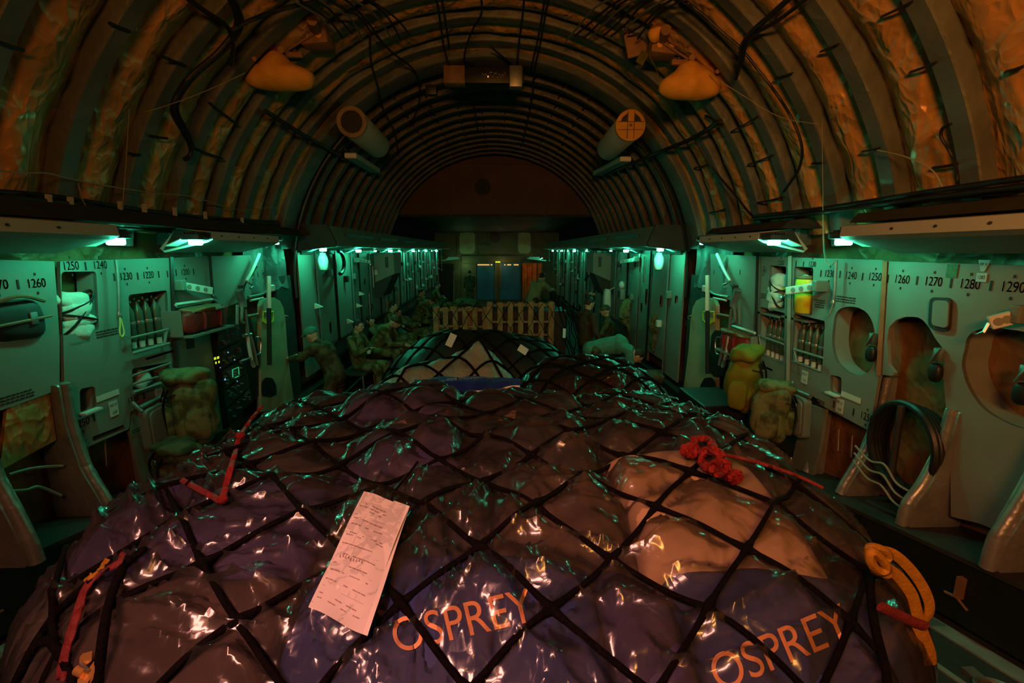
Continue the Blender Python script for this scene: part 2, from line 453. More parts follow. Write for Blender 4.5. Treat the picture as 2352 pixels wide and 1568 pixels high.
def rib(y, wid, k, Rin=3.04, seg=72, m='rib', lo=10):
    h = wid / 2
    prof = [(-h, RV + .02), (-h, Rin + .03), (-h * .93, Rin + .008), (-h * .8, Rin), (h * .8, Rin), (h * .93, Rin + .008), (h, Rin + .03), (h, RV + .02)]
    n = len(prof); mb = MB(); vs = []; fs = []
    for i in range(seg + 1):
        ph = math.radians(lo) + math.radians(180 - 2 * lo) * i / seg
        for dy, r in prof:
            q = noise.noise(V((ph * 7, y * 5 + dy * 8, k))) * .014 + noise.noise(V((ph * 22, y + dy * 20, k))) * .006
            vs.append(vp(r + q, ph, y + dy + q))
    for i in range(seg):
        fs += [(i * n + j, i * n + j + 1, (i + 1) * n + j + 1, (i + 1) * n + j) for j in range(n - 1)]
    mb.add(vs, fs)
    return struct(mb.build('trim_%d' % k, m, smooth=22))
k = 1
for i in range(-9, 7):
    rib(2.92 + .61 * i, .15, k, seg=80); k += 1
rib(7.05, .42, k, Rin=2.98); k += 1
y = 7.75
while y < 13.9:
    rib(y, .13, k, Rin=3.02, seg=48, m='rib_shaded'); k += 1; y += .52
# stringers: long thin strips running fore and aft between the ribs
mb = MB()
for a in (62, 70, 78, 86, 94, 102, 110, 118):
    ph = math.radians(a)
    mb.tube([vp(3.06, ph, 7.3), vp(3.06, ph, 14.0)], .013, 5)
struct(mb.build('trim_%d' % k, 'dark')); k += 1

# wing box crossing the hold, and the low ceiling under it
mb = MB()
half = []
for i in range(41):
    ph = math.radians(28 + 124 * i / 40); half.append(vp(3.2, ph, YW_))
mb.prism(half, (0, .25, 0))
wb = struct(mb.build('wall_wing', 'redwall', smooth=0))
mb = MB()
for x in (-1.25, .15, 1.45): mb.box((x, YW_ - .02, 4.3), (.03, .04, 1.5))
mb.box((-.1, YW_ - .03, 5.0), (3.1, .05, .06))
mb.build('stiffener', 'redwall', wb, 0)
mb = MB(); mb.cyl((-.35, YW_ - .05, 4.35), (-.35, YW_ + .05, 4.35), .22, n=24); mb.build('access_cover', 'dark', wb)
mb = MB(); mb.box((0, (YW_ + YF) / 2 + .1, 3.66), (6.4, YF - YW_, .22)); struct(mb.build('ceiling', 'dark', smooth=0))
mb = MB(); mb.grid(lambda u, v: V((-3.3 + 6.6 * u, Y0, -.2 + 5.6 * v)), 2, 2); struct(mb.build('wall_back', 'panel2', smooth=0))

# floors
mb = MB(); mb.box((0, (HINGE + YF) / 2, -.05), (6.4, YF - HINGE + .2, .1)); struct(mb.build('floor', 'deckdark', smooth=0))
mb = MB()
mb.prism([(-3.2, HINGE + .02, 0), (-3.2, Y0, zramp(Y0)), (-3.2, Y0, zramp(Y0) - .1), (-3.2, HINGE + .02, -.1)], (6.4, 0, 0))
ramp = struct(mb.build('floor', 'deckdark', smooth=0))
def rampbox(x0, x1, y0, y1, h=.012):
    q = [(x0, y0), (x1, y0), (x1, y1), (x0, y1)]
    a = [V((x, y, zramp(y) + .001)) for x, y in q]
    return a, V((0, 0, h))
mb = MB()
for s in (-1, 1):
    for x0, x1 in ((2.60, 2.71), (2.30, 2.335), (1.98, 2.10), (1.93, 1.95), (1.52, 1.60)):
        mb.prism(*rampbox(s * x0, s * x1, Y0 + .1, HINGE))
    yy = -3.2
    while yy < 4.1:
        mb.prism(*rampbox(s * 2.0, s * 2.7, yy, yy + .12)); yy += .62
mb.build('deck_rail', 'floor', ramp, 0)
mb = MB()
for s in (-1, 1):
    yy = -2.5
    while yy < 4.1:
        mb.prism(*rampbox(s * 1.80, s * 1.84, yy, yy + .045, .008)); yy += .11
mb.build('floor_stud', 'white', ramp, 0)
mb = MB()
for s in (-1, 1):
    for yy in (.6, 1.85, 2.9):
        c = V((s * 2.42, yy, zramp(yy) + .02))
        mb.tube([c + V((math.cos(a) * .075, math.sin(a) * .075, -.23 * math.sin(a) * .075)) for a in [2 * PI * i / 16 for i in range(16)]], .012, 6, True)
        mb.box(c + V((0, .1, -.03)), (.06, .09, .03))
mb.build('tie_down_ring', 'alu', ramp)

# sill boxes along both sides of the ramp
def ztop(y): return .70 + .2 * (3.32 - y)
for s, nm in ((-1, 3), (1, 4)):
    mb = MB()
    x0, x1 = s * 2.72, s * 3.2
    mb.prism([(x0, Y0 + .1, ztop(Y0) - .03), (x0, 4.9, ztop(4.9) - .03), (x0, 4.9, -.05), (x0, Y0 + .1, zramp(Y0) - .08)], (x1 - x0, 0, 0))
    sill = struct(mb.build('trim_%d' % (k), 'black', smooth=0)); k += 1
    mb = MB()
    mb.prism([(s * 2.69, Y0 + .1, ztop(Y0)), (s * 2.69, 4.9, ztop(4.9)), (s * 2.69, 4.9, ztop(4.9) - .028), (s * 2.69, Y0 + .1, ztop(Y0) - .028)], (s * .5, 0, 0))
    mb.build('sill_plate', 'dark', sill, 0)
    mb = MB()
    for yy in (.3, 1.15, 1.72, 2.35, 3.1, 3.9):
        mb.box((s * 2.70, yy, ztop(yy) - .18), (.035, .03, .13))
        mb.tube([(s * 2.69, yy - .07, ztop(yy) - .27), (s * 2.69, yy, ztop(yy) - .24), (s * 2.69, yy + .07, ztop(yy) - .26)], .008, 5)
    mb.build('latch', 'brown', sill, 0)
    mb = MB(); mb.box((s * 2.705, 1.0, ztop(1.0) - .06), (.02, .002, .002))
    for yy in (.9, 2.0, 3.2):
        mb.box((s * 2.712, yy, ztop(yy) - .075), (.03, .02, .09))
    mb.build('bracket', 'dark', sill, 0)

# lower side structure forward of the ramp
for s in (-1, 1):
    mb = MB(); mb.box((s * 3.0, 15.5, .22), (.3, 21.0, .44)); struct(mb.build('trim_%d' % k, 'black', smooth=0)); k += 1
    mb = MB()   # dark service ledge above the side panels, aft bay
    if s < 0: mb.prism([(s * 2.66, Y0 + .1, 2.80), (s * 2.76, Y0 + .1, 2.90), (s * 3.12, Y0 + .1, 2.96), (s * 3.12, Y0 + .1, 2.80)], (0, 6.95 - Y0, 0))
    else:
        for ya, yb in ((1.1, 3.5), (4.35, 5.95)): mb.prism([(2.62, ya, 2.80), (2.72, ya + .06, 2.87), (3.1, ya + .06, 2.92), (3.1, ya, 2.80)], (0, yb - ya, 0))
    struct(mb.build('trim_%d' % k, 'dark', smooth=0)); k += 1
    mb = MB()   # soffit carrying the forward lamps
    mb.prism([(s * 2.44, 7.35, 2.97), (s * 2.34, 7.35, 2.72), (s * 2.36, 7.35, 2.67), (s * 2.98, 7.35, 2.60), (s * 3.12, 7.35, 2.97)], (0, 17.2, 0))
    so = struct(mb.build('trim_%d' % k, 'panel2', smooth=0)); k += 1
    mb = MB()
    for y0 in (7.9, 10.2, 12.8, 15.4, 18.0):
        mb.box((s * 2.385, y0 + .9, 2.845), (.03, 1.7, .05), Matrix.Rotation(-s * .0, 3, 'Y'))
    mb.build('vent_slot', 'black', so, 0)
    mb = MB(); mb.prism([(s * x, 7.31, z) for x, z in ((2.44, 2.985), (2.33, 2.72), (2.35, 2.66), (2.98, 2.59), (3.12, 2.985))], (0, .05, 0)); mb.build('end_cap', 'dark', so, 0)  # added dark sheet; shades the amber-lit soffit end by colour
    mb = MB()   # edge strip hanging from the soffit
    mb.box((s * 2.93, 16, 2.575), (.03, 17, .06)); mb.build('edge_strip', 'dark', so, 0)

# heavy frame and black recess between ramp bay and forward hold
for s in (-1, 1):
    mb = MB()
    mb.box((s * 3.08, 7.0, 1.1), (.16, .55, 2.3)); st = struct(mb.build('trim_%d' % k, 'dark', smooth=0)); k += 1
    mb = MB()
    mb.tube(cr([vp(2.96, math.radians(a if s > 0 else 180 - a), 7.28) for a in range(-4, 52, 6)], 3), .022, 6)
    mb.build('seal', 'black', st)
    mb = MB()   # loose insulation hanging down beside the frame
    def fl(u, v, s=s):
        y = 5.95 + 1.15 * u; z = 2.08 + .95 * v
        x = 2.99 + .03 * noise.noise(V((y * 5, z * 3, s))) + .02 * math.sin(y * 11)
        return V((s * (x - .10 * max(0, (2.25 - z))), y, z + .05 * noise.noise(V((y * 4, s, 0))) * (1 - v)))
    mb.grid(fl, 26, 20); mb.build('insulation_flap', 'rib', st, 60)

# front wall
mb = MB(); mb.box((0, YF + .1, 1.85), (6.6, .2, 3.8)); wf = struct(mb.build('wall_front', 'bulkhead', smooth=0))
def fr(px, py, d=0.0): return onY(px, py, YF - d)
def frect(name, x0, y0, x1, y1, m, d=.04, r=0.0, th=.04):
    pts = [fr(x0, y0, d), fr(x1, y0, d), fr(x1, y1, d), fr(x0, y1, d)]
    if r: pts = rpoly(pts, r)
    mb = MB(); mb.prism(pts, (0, th, 0)); return mb.build(name, m, wf, 0)
for x0, x1 in ((1052, 1094), (1187, 1222)):
    frect('door_surround', x0 - 3, 529, x1 + 3, 585, 'bulkhead', .05); frect('escape_door', x0 + 3, 532, x1 - 3, 582, 'doorskin', .09, .22)
frect('lintel', 1060, 588, 1200, 602, 'bulkhead', .12)
frect('frame', 1121, 530, 1124, 566, 'bulkhead', .06); frect('frame', 1151, 530, 1154, 566, 'bulkhead', .06); frect('frame', 1094, 562, 1131, 564, 'bulkhead', .06)
mb = MB(); c = fr(1137, 546); mb.cyl(c - V((0, .05, 0)), c, .26, n=20); mb.build('port', 'black', wf)
frect('partition', 1096, 604, 1137, 690, 'bluep', .07); frect('partition', 1149, 604, 1197, 690, 'bluep', .07)
frect('post', 1136, 603, 1141, 690, 'bulkhead', .12); frect('post', 1148, 603, 1152, 660, 'bulkhead', .12)
for a, b in ((1097, 1124), (1127, 1131), (1158, 1161), (1165, 1174), (1180, 1191)):
    frect('strip_light', a, 607, b, 609, 'glow_orange', .12, 0, .03)
frect('window', 1138, 600, 1149, 603, 'glow_yellow', .14, 0, .02)
frect('locker', 1010, 606, 1042, 690, 'dark', .5, 0, .4); frect('side_door', 1060, 606, 1094, 690, 'bulkhead', .08)
o = frect('stair_rail', 1041, 622, 1044, 690, 'panel', .7, 0, .03)
def cur(u, v):
    a = fr(1200, 604, .6); b = fr(1246, 690, .6)
    return V((a.x + (b.x - a.x) * u, a.y + .1 * math.sin(u * 26) * (.4 + .6 * v) + .08 * noise.noise(V((u * 4, v * 3, 1))), a.z + (b.z - a.z) * v))
mb = MB(); mb.grid(cur, 40, 12)
cu = mb.build('curtain', 'curtain', smooth=60); tag(cu, 'orange-lit curtain hanging beside the blue partition on the front wall', 'curtain')
p = fr(1212, 622, 1.4)
l = bpy.data.lights.new('galley_lamp', 'POINT'); l.color = (1, .33, .06); l.energy = 5; l.shadow_soft_size = .05
lo = bpy.data.objects.new('galley_lamp', l); COL.objects.link(lo); lo.location = p
for px in (1066, 1150):
    p = fr(px, 608, .6)
    l = bpy.data.lights.new('crew_door_lamp', 'POINT'); l.color = (.45, 1, .35) if px < 1100 else (.9, .75, .3); l.energy = 5 if px < 1100 else 4; l.shadow_soft_size = .05
    lo = bpy.data.objects.new('crew_door_lamp', l); COL.objects.link(lo); lo.location = p
# ------------------------------------------------------------------ netted pile on the ramp
class Pile:
    def __init__(s, cx, cy, hx, hy, ztop, px=5.0, py=4.0, zb=None):
        s.cx, s.cy, s.hx, s.hy, s.zt, s.px, s.py = cx, cy, hx, hy, ztop, px, py
        s.zb = zb
        s.tx = s.table(hx, ztop - s.base(cy), px); s.ty = s.table(hy, ztop - s.base(cy), py)
        s.La = s.tx[-1][1]; s.Lb = s.ty[-1][1]
    def base(s, y): return (zramp(y) + .10) if s.zb is None else s.zb
    def table(s, h, D, p):
        out = []; L = 0; last = None
        for i in range(2001):
            t = PI / 2 * i / 2000
            x = abs(math.sin(t)) ** (2 / p) if i else 0.0
            z = abs(math.cos(t)) ** (2 / p) if i < 2000 else 0.0
            q = (x * h, z * D)
            if last: L += math.hypot(q[0] - last[0], q[1] - last[1])
            out.append((x * h, L)); last = q
        return out
    def inv(s, tab, L):               # arc length -> offset
        a = abs(L); lo, hi = 0, len(tab) - 1
        if a >= tab[-1][1]: return math.copysign(tab[-1][0], L)
        while hi - lo > 1:
            m = (lo + hi) // 2
            if tab[m][1] <= a: lo = m
            else: hi = m
        k = (a - tab[lo][1]) / max(1e-9, tab[hi][1] - tab[lo][1])
        return math.copysign(tab[lo][0] + (tab[hi][0] - tab[lo][0]) * k, L)
    def fwd(s, tab, x):               # offset -> arc length
        a = abs(x); lo, hi = 0, len(tab) - 1
        if a >= tab[-1][0]: return math.copysign(tab[-1][1], x)
        while hi - lo > 1:
            m = (lo + hi) // 2
            if tab[m][0] <= a: lo = m
            else: hi = m
        k = (a - tab[lo][0]) / max(1e-9, tab[hi][0] - tab[lo][0])
        return math.copysign(tab[lo][1] + (tab[hi][1] - tab[lo][1]) * k, x)
    def g(s, x, y):
        u = abs((x - s.cx) / s.hx); v = abs((y - s.cy) / s.hy)
        if s.round and y < s.cy: v = (s.cy - y) / (s.hy - s.round * min(1, u) ** 3)
        gx = max(0, 1 - u ** s.px) ** (1 / s.px); gy = max(0, 1 - v ** s.py) ** (1 / s.py)
        if gx < .02 or gy < .02: return min(gx, gy)
        return max(0, 1 - u ** s.px - v ** s.py) ** (2 / (s.px + s.py))
    round = 0.0
    def lump(s, x, y): return 0.0
    def H(s, x, y):
        k = s.g(x, y); zb = s.base(y)
        return zb + (s.zt - zb + s.lump(x, y)) * k
    def cordwarp(s, a, b):
        return (a + .05 * noise.noise(V((a * 1.7, b * 1.7, 5 + s.cx))), b + .05 * noise.noise(V((a * 1.7, b * 1.7, 9 + s.cy))))
    def corddist(s, a, b, step):
        a, b = s.cordwarp(a, b)
        d = 9
        for c in (a + b, a - b):
            q = (c / step + .5) % 1.0 - .5
            d = min(d, abs(q) * step / 1.414)
        return d

P1 = Pile(.03, 1.80, 1.34, 1.16, 1.87, 7.0, 5.0)
P1.round = .40
P1.lump = lambda x, y: .05 * noise.noise(V((x * 1.3, y * 1.3, 2))) + .03 * math.exp(-((y - 1.9) / .5) ** 2)
STEP = .345
DK, PU, BR, TN, CB, BL, OL = 'bag_black', 'bag_purple', 'bag_brown', 'bag_tan', 'cardboard', 'bag_blue', 'bag_olive'
M[DK] = mat('black_bag_nylon', (0.018, 0.018, 0.024), 0.7, 0, 0.3, var=0.4, vscale=6, bump=0.4, bscale=8)
M[PU] = mat('dark_violet_bag_nylon', (0.050, 0.042, 0.12), 0.7, 0, 0.3, var=0.5, vscale=5, bump=0.4, bscale=8)
M[BR] = mat('brown_bag_canvas', (0.075, 0.05, 0.04), 0.8, 0, 0.2, var=0.5, vscale=4, bump=0.4, bscale=8)
M[TN] = mat('tan_bag_canvas', (0.34, 0.22, 0.13), 0.8, 0, 0.2, var=0.3, vscale=5, bump=0.3, bscale=8)
M[CB] = mat('cardboard', (0.42, 0.28, 0.17), 0.8, 0, 0.2, var=0.1, vscale=5)
M[BL] = mat('blue_holdall_nylon', (0.030, 0.048, 0.17), 0.65, 0, 0.3, var=0.4, vscale=5, bump=0.3, bscale=8)
M[OL] = mat('olive_bag_canvas', (0.05, 0.048, 0.038), 0.8, 0, 0.2, var=0.4, vscale=5, bump=0.4, bscale=8)
# x0, x1, y0, y1, material, dome lift, name, label
BAGS = [
 (-1.36, -.98, .70, 1.16, OL, .0, 'kit_bag', 'olive kit bag at the near left corner of the netted pile'),
 (-.98, -.40, .68, 1.10, BR, .0, 'kit_bag', 'brown kit bag left of the hanging document pouch, nearest row of the pile'),
 (-.40, .32, .68, 1.15, BL, .0, 'holdall', 'blue holdall with orange lettering in the middle of the near edge, under clear plastic'),
 (.32, .50, .68, 1.12, PU, .0, 'kit_bag', 'dark violet bag between the two blue lettered holdalls'),
 (.50, 1.10, .70, 1.16, BL, .0, 'holdall', 'blue holdall with orange lettering near the right corner of the pile, under clear plastic'),
 (1.10, 1.40, .74, 1.30, BR, .0, 'kit_bag', 'brown bag at the near right corner of the netted pile'),
 (-1.36, -.90, 1.16, 1.62, PU, .02, 'kit_bag', 'violet bag bulging at the left edge of the pile, second row'),
 (-.90, -.42, 1.10, 1.56, PU, .01, 'kit_bag', 'violet bag up and to the left of the document pouch'),
 (-.42, .06, 1.15, 1.56, DK, .0, 'kit_bag', 'black bag under the top of the document pouch'),
 (.06, .46, 1.15, 1.56, BR, .01, 'kit_bag', 'brown bag in the centre of the pile behind the lettered blue holdall'),
 (.46, .98, 1.10, 1.66, CB, .02, 'cardboard_box', 'flat tan cardboard box under the plastic, right of the centre'),
 (.98, 1.40, 1.30, 1.72, OL, .0, 'kit_bag', 'olive bag bulging at the right edge of the pile, under the red cord'),
 (-1.36, -.96, 1.62, 2.20, BR, .0, 'kit_bag', 'brown bag under the red strap on the left shoulder of the pile'),
 (-.96, -.52, 1.56, 2.16, OL, .0, 'kit_bag', 'olive bag right of the red strap, third row of the pile'),
 (-.52, -.06, 1.56, 2.10, PU, .03, 'kit_bag', 'dark violet bag in the third row, beside the pale pink parcel'),
 (-.06, .46, 1.56, 2.12, DK, .0, 'kit_bag', 'black bag in the third row at the middle of the pile'),
 (.46, .98, 1.66, 2.20, DK, .01, 'kit_bag', 'black bag just behind the flat tan cardboard box'),
 (.98, 1.40, 1.72, 2.30, OL, .02, 'kit_bag', 'olive bag beneath the tangle of red cord'),
 (-1.34, -.70, 2.20, 2.94, DK, .0, 'kit_bag', 'black bag at the far left corner of the netted pile'),
 (-.70, -.12, 2.12, 2.94, PU, .04, 'kit_bag', 'dark violet bag humped under the plastic before the blue bag on the far edge'),
 (-.12, .50, 2.12, 2.94, DK, .02, 'kit_bag', 'black bag in the far row, right of the middle'),
 (.50, 1.38, 2.28, 2.94, DK, .02, 'kit_bag', 'wide black bag at the far right corner of the netted pile'),
]
def bagz(B, x, y):
    x0, x1, y0, y1, m_, lift, n_, l_ = B
    u = (x - (x0 + x1) / 2) / ((x1 - x0) / 2); v = (y - (y0 + y1) / 2) / ((y1 - y0) / 2)
    if abs(u) >= 1 or abs(v) >= 1: return -9
    k = (1 - abs(u) ** 3.5) ** (1 / 3.5) * (1 - abs(v) ** 3.5) ** (1 / 3.5)
    if m_ == CB: k = min(1, k * 1.25)
    h = P1.H(x, y)
    return h - .035 - (1 - k) * .11 + lift * k + .03 * noise.noise(V((x * 4, y * 4, x0 * 7))) + .012 * noise.noise(V((x * 11, y * 11, x0 * 3)))
def bagmax(x, y):
    z = -9
    for B in BAGS:
        if B[0] < x < B[1] and B[2] < y < B[3]: z = max(z, bagz(B, x, y))
    return z
def ridge(p): return 1 - abs(noise.noise(p)) * 2
def folds(a, b):
    s_ = 0.0
    for i, (fr_, st, amp, e) in enumerate(((1.2, 4.5, .034, 4), (2.0, 7.5, .026, 4), (3.6, 14.0, .013, 4), (6, 24, .005, 3))):
        th = 2.6 * noise.noise(V((a * .8, b * .8, 20 + i * 7))) + 1.1 * i
        c, s = math.cos(th), math.sin(th); u, v = a * c + b * s, -a * s + b * c
        s_ += amp * max(0, 1 - abs(noise.noise(V((u * fr_, v * st, 31 + i)))) * 2.2) ** e
    return s_
def film_z(x, y, cords=True):
    h = P1.H(x, y)
    zb = bagmax(x, y)
    z = max(h - .075, zb + .006) + .010
    z = .65 * z + .35 * max(z, h - .02)
    k = P1.g(x, y)
    a = P1.fwd(P1.tx, x - P1.cx); b = P1.fwd(P1.ty, y - P1.cy)
    if cords:
        d = P1.corddist(a, b, STEP)
        z -= .028 * math.exp(-(d / .045) ** 2)
    # tension folds of the thin sheet
    z += k * folds(a, b) * (1 if y < 1.6 else max(.5, 1 - (y - 1.6) * .6))
    return max(z, P1.base(y))
def onPile(px, py, lift=0.0, fn=None):
    fn = fn or film_z; r = ray(px, py); t = .55; best = None
    while t < 4.2:
        p = CAM + r * t
        if p.z <= fn(p.x, p.y) + lift:
            lo, hi = t - .02, t
            for _ in range(12):
                m = (lo + hi) / 2; p = CAM + r * m
                if p.z <= fn(p.x, p.y) + lift: hi = m
                else: lo = m
            return CAM + r * hi
        d_ = p.z - fn(p.x, p.y)
        if .9 < t and (best is None or d_ < best[0]): best = (d_, t)
        t += .02
    return CAM + r * best[1]

# the pallet under it
t = thing('cargo_pallet', 'flat aluminium cargo pallet under the netted pile on the ramp', 'pallet', (P1.cx, P1.cy, zramp(P1.cy)))
mb = MB(); mb.prism([(-1.36, .70, zramp(.70) + .02), (-1.36, 2.94, zramp(2.94) + .02), (-1.36, 2.94, zramp(2.94) + .075), (-1.36, .70, zramp(.70) + .075)], (2.78, 0, 0)); mb.build('deck', 'alu', t, 0)
mb = MB()
for sx in (-1.39, 1.45):
    for yy in (.9, 1.4, 1.9, 2.4, 2.8): mb.tube([V((sx, yy - .04, zramp(yy) + .06)), V((sx + math.copysign(.05, sx), yy, zramp(yy) + .06)), V((sx, yy + .04, zramp(yy) + .06))], .009, 5)
mb.build('ring', 'steel', t)

bag_objs = {}
for B in BAGS:
    x0, x1, y0, y1, m_, lift, nm, lab = B
    def f(u, v, B=B):
        x = x0 + (x1 - x0) * (.5 - .4999 * math.cos(PI * u)); y = y0 + (y1 - y0) * (.5 - .4999 * math.cos(PI * v))
        return V((x, y, max(bagz(B, x, y), P1.base(y) + .02)))
    mb = MB(); n = 22
    mb.grid(f, n, n)
    # close the bag below
    def fb(u, v, f=f):
        p = f(u, v); return V((p.x, p.y, max(P1.base(p.y), p.z - (.30 if 0 < u < 1 and 0 < v < 1 else 0))))
    mb.grid(fb, n, n)
    bmesh.ops.remove_doubles(mb.bm, verts=mb.bm.verts, dist=1e-4)
    o = mb.build(nm, m_, smooth=60)
    tag(o, lab, 'box' if m_ == CB else 'bag', 'bags and boxes inside the netted pile')
    bag_objs[lab] = (o, B)

def letter_on(fn, text, p0, p1, hpx, m, parent, off, flip=False):
    """lettering laid on a surface along the sight lines of its two ends"""
    me = textmesh(text, 1.0, 0.0)
    bm = bmesh.new(); bm.from_mesh(me)
    bmesh.ops.subdivide_edges(bm, edges=[e for e in bm.edges if e.calc_length() > .12], cuts=2)
    xs = [v.co.x for v in bm.verts]; ys = [v.co.y for v in bm.verts]
    x0, x1, y0, y1 = min(xs), max(xs), min(ys), max(ys)
    d = V((p1[0] - p0[0], p1[1] - p0[1])); nrm = V((d.y, -d.x)).normalized() * hpx
    for v in bm.verts:
        u = (v.co.x - x0) / (x1 - x0); q = (v.co.y - y0) / (y1 - y0)
        if flip: u, q = 1 - u, 1 - q
        v.co = fn(p0[0] + d.x * u + nrm.x * q, p0[1] + d.y * u + nrm.y * q, off)
    bm.to_mesh(me); bm.free()
    return finish(me, 'lettering', m, parent, 0)
for key, p0, p1, h in (('middle', (912, 1500), (1232, 1425), 92), ('right corner', (1655, 1590), (1962, 1462), 100)):
    lab = next(l for l in bag_objs if key in l and 'lettering' in l)
    o, B = bag_objs[lab]
    # a blue flap under the print
    c = wl(o)
    letter_on(lambda x, y, f: onPile(x, y, f, lambda X, Y, B=B: max(bagmax(X, Y), P1.H(X, Y) - .2)), 'OSPREY', p0, p1, h * .86, 'orange_print', o, .004)

# small things seen through the plastic
def patch(poly, m, name, label, cat, lift=.0, th=.02):
    pts = [onPile(x, y, -.004, lambda X, Y: max(bagmax(X, Y), P1.H(X, Y) - .09)) for x, y in poly]
    c = sum(pts, V()) / len(pts); n = (pts[1] - pts[0]).cross(pts[2] - pts[0]).normalized()
    if n.z < 0: n = -n
    mb = MB(); mb.prism(pts, -n * th); o = mb.build(name, m, smooth=0)
    return tag(o, label, cat, 'small parcels inside the netted pile')
M['pinkparcel'] = mat('pale_parcel_paper', (0.78, 0.66, 0.55), 0.7, var=.1, vscale=10)
patch([(878, 978), (925, 958), (952, 1000), (915, 1030), (893, 1016)], 'pinkparcel', 'parcel', 'pale pink parcel on top of the dark bags, left of the middle', 'parcel')
patch([(1140, 968), (1188, 935), (1180, 975), (1128, 1006)], TN, 'parcel', 'small tan parcel near the far edge, behind the middle cords', 'parcel')
patch([(1545, 938), (1575, 945), (1568, 990), (1538, 1000)], 'pinkparcel', 'parcel', 'pale carton edge behind the red cord tangle', 'parcel')
patch([(1700, 1185), (1745, 1230), (1710, 1255), (1668, 1190)], 'pinkparcel', 'parcel', 'pale carton flap right of the flat cardboard box', 'parcel')
patch([(585, 1050), (600, 1025), (628, 1022), (655, 1045), (620, 1072)], 'pinkparcel', 'parcel', 'round pale lid beside the red strap on the left shoulder', 'parcel')

# clear sheet
def sheet(u, v):
    a = (2 * u - 1) * P1.La * .93; b = (2 * v - 1) * P1.Lb * .93
    x = P1.cx + P1.inv(P1.tx, a); y = P1.cy + P1.inv(P1.ty, b)
    return V((x, y, film_z(x, y)))
mb = MB(); mb.grid(sheet, 420, 360)
o = mb.build('plastic_cover', 'film', smooth=75)
tag(o, 'crumpled clear plastic sheet over the pile of bags on the ramp', 'plastic sheet')

# cargo net
net = thing('cargo_net', 'black cord cargo net stretched in diamonds over the plastic-covered pile on the ramp', 'net', (P1.cx, P1.cy, zramp(P1.cy)))
def unwarp(a, b):
    p, q = a, b
    for _ in range(3):
        w_ = P1.cordwarp(p, q); p += a - w_[0]; q += b - w_[1]
    return p, q
def netpt(a, b, lift=.007):
    p, q = unwarp(a, b)
    if abs(p) > P1.La * .95 or abs(q) > P1.Lb * .95: return None
    x = P1.cx + P1.inv(P1.tx, p); y = P1.cy + P1.inv(P1.ty, q)
    k = .0
    return V((x, y, film_z(x, y) + lift)) + V(((x - P1.cx) / P1.hx, (y - P1.cy) / P1.hy, 0)) * .012 * max(0, 1.25 - P1.g(x, y))
cordlines = []; nodes = {}
for fam in (1, -1):
    n = int((P1.La + P1.Lb) / STEP) + 1
    for i in range(-n, n + 1):
        c = i * STEP; run = []
        t_ = -3.4
        while t_ <= 3.4:
            a = t_; b = (c - t_) if fam == 1 else (t_ - c)
            p = netpt(a, b) if abs(b) < P1.Lb + .3 else None
            if p is None:
                if len(run) > 4: cordlines.append((fam, run))
                run = []
            else: run.append(p); nodes[id(p)] = abs((((a - b) if fam == 1 else (a + b)) / STEP + .5) % 1.0 - .5) * STEP / 1.414
            t_ += .0175
        if len(run) > 4: cordlines.append((fam, run))
for fam, run in cordlines:
    zs = [p.z for p in run]
    for _ in range(9): zs = [zs[0]] + [(zs[i - 1] + zs[i] * 2 + zs[i + 1]) / 4 for i in range(1, len(zs) - 1)] + [zs[-1]]
    for p, z in zip(run, zs): p.z = max(z, p.z - .004)
    for _ in range(8):
        q = [p.copy() for p in run]
        for i in range(1, len(run) - 1): run[i].xyz = (q[i - 1] + q[i] * 2 + q[i + 1]) / 4
    mb = MB(); mb.tube(run, [.0075 * (1 + .75 * math.exp(-(nodes[id(p)] / .02) ** 2)) for p in run], 6)
    mb.build('cord', 'net', net, 60)

# straps, cords and tags on the pile
def pilecurve(pts, lift, n=6):
    c = cr([V((x, y, 0)) for x, y in pts], n)
    return [onPile(p.x, p.y, lift) for p in c]
def strap(name, pts, r, m, label, cat, flat=.25, lift=.022, fixY=None):
    P = cr([onY(x, y, fixY) for x, y in pts], 6) if fixY else pilecurve(pts, lift)
    mb = MB(); mb.tube(P, r, 8, flat=flat, up=(0, -.5, .8)); o = mb.build(name, m, smooth=60)
    return tag(o, label, cat)
o = strap('webbing_strap', [(603, 932), (575, 965), (552, 1000), (540, 1040), (527, 1085), (518, 1120), (510, 1148)], .0105, 'redcord', 'red webbing strap pulled down over the left shoulder of the netted pile', 'strap', .5)
mb = MB(); mb.ell(onPile(552, 1000, .03), (.02, .02, .016)); mb.ell(onPile(512, 1146, .02), (.015, .014, .014)); mb.build('knot', 'redcord', o)
strap('webbing_strap', [(418, 1102), (455, 1122), (485, 1138), (506, 1150)], .009, 'redweb', 'short pale red strap meeting the long red strap on the left side', 'strap', .5)
strap('webbing_strap', [(285, 1270), (268, 1295), (225, 1318), (196, 1352), (180, 1400), (165, 1450), (150, 1500), (140, 1560)], .010, 'redweb', 'dark red strap hanging down the left flank of the netted pile', 'strap', .4)
strap('webbing_strap', [(196, 1336), (210, 1322), (228, 1310), (248, 1283)], .009, 'yellow', 'short yellow strap end on the left flank of the netted pile', 'strap', .35)
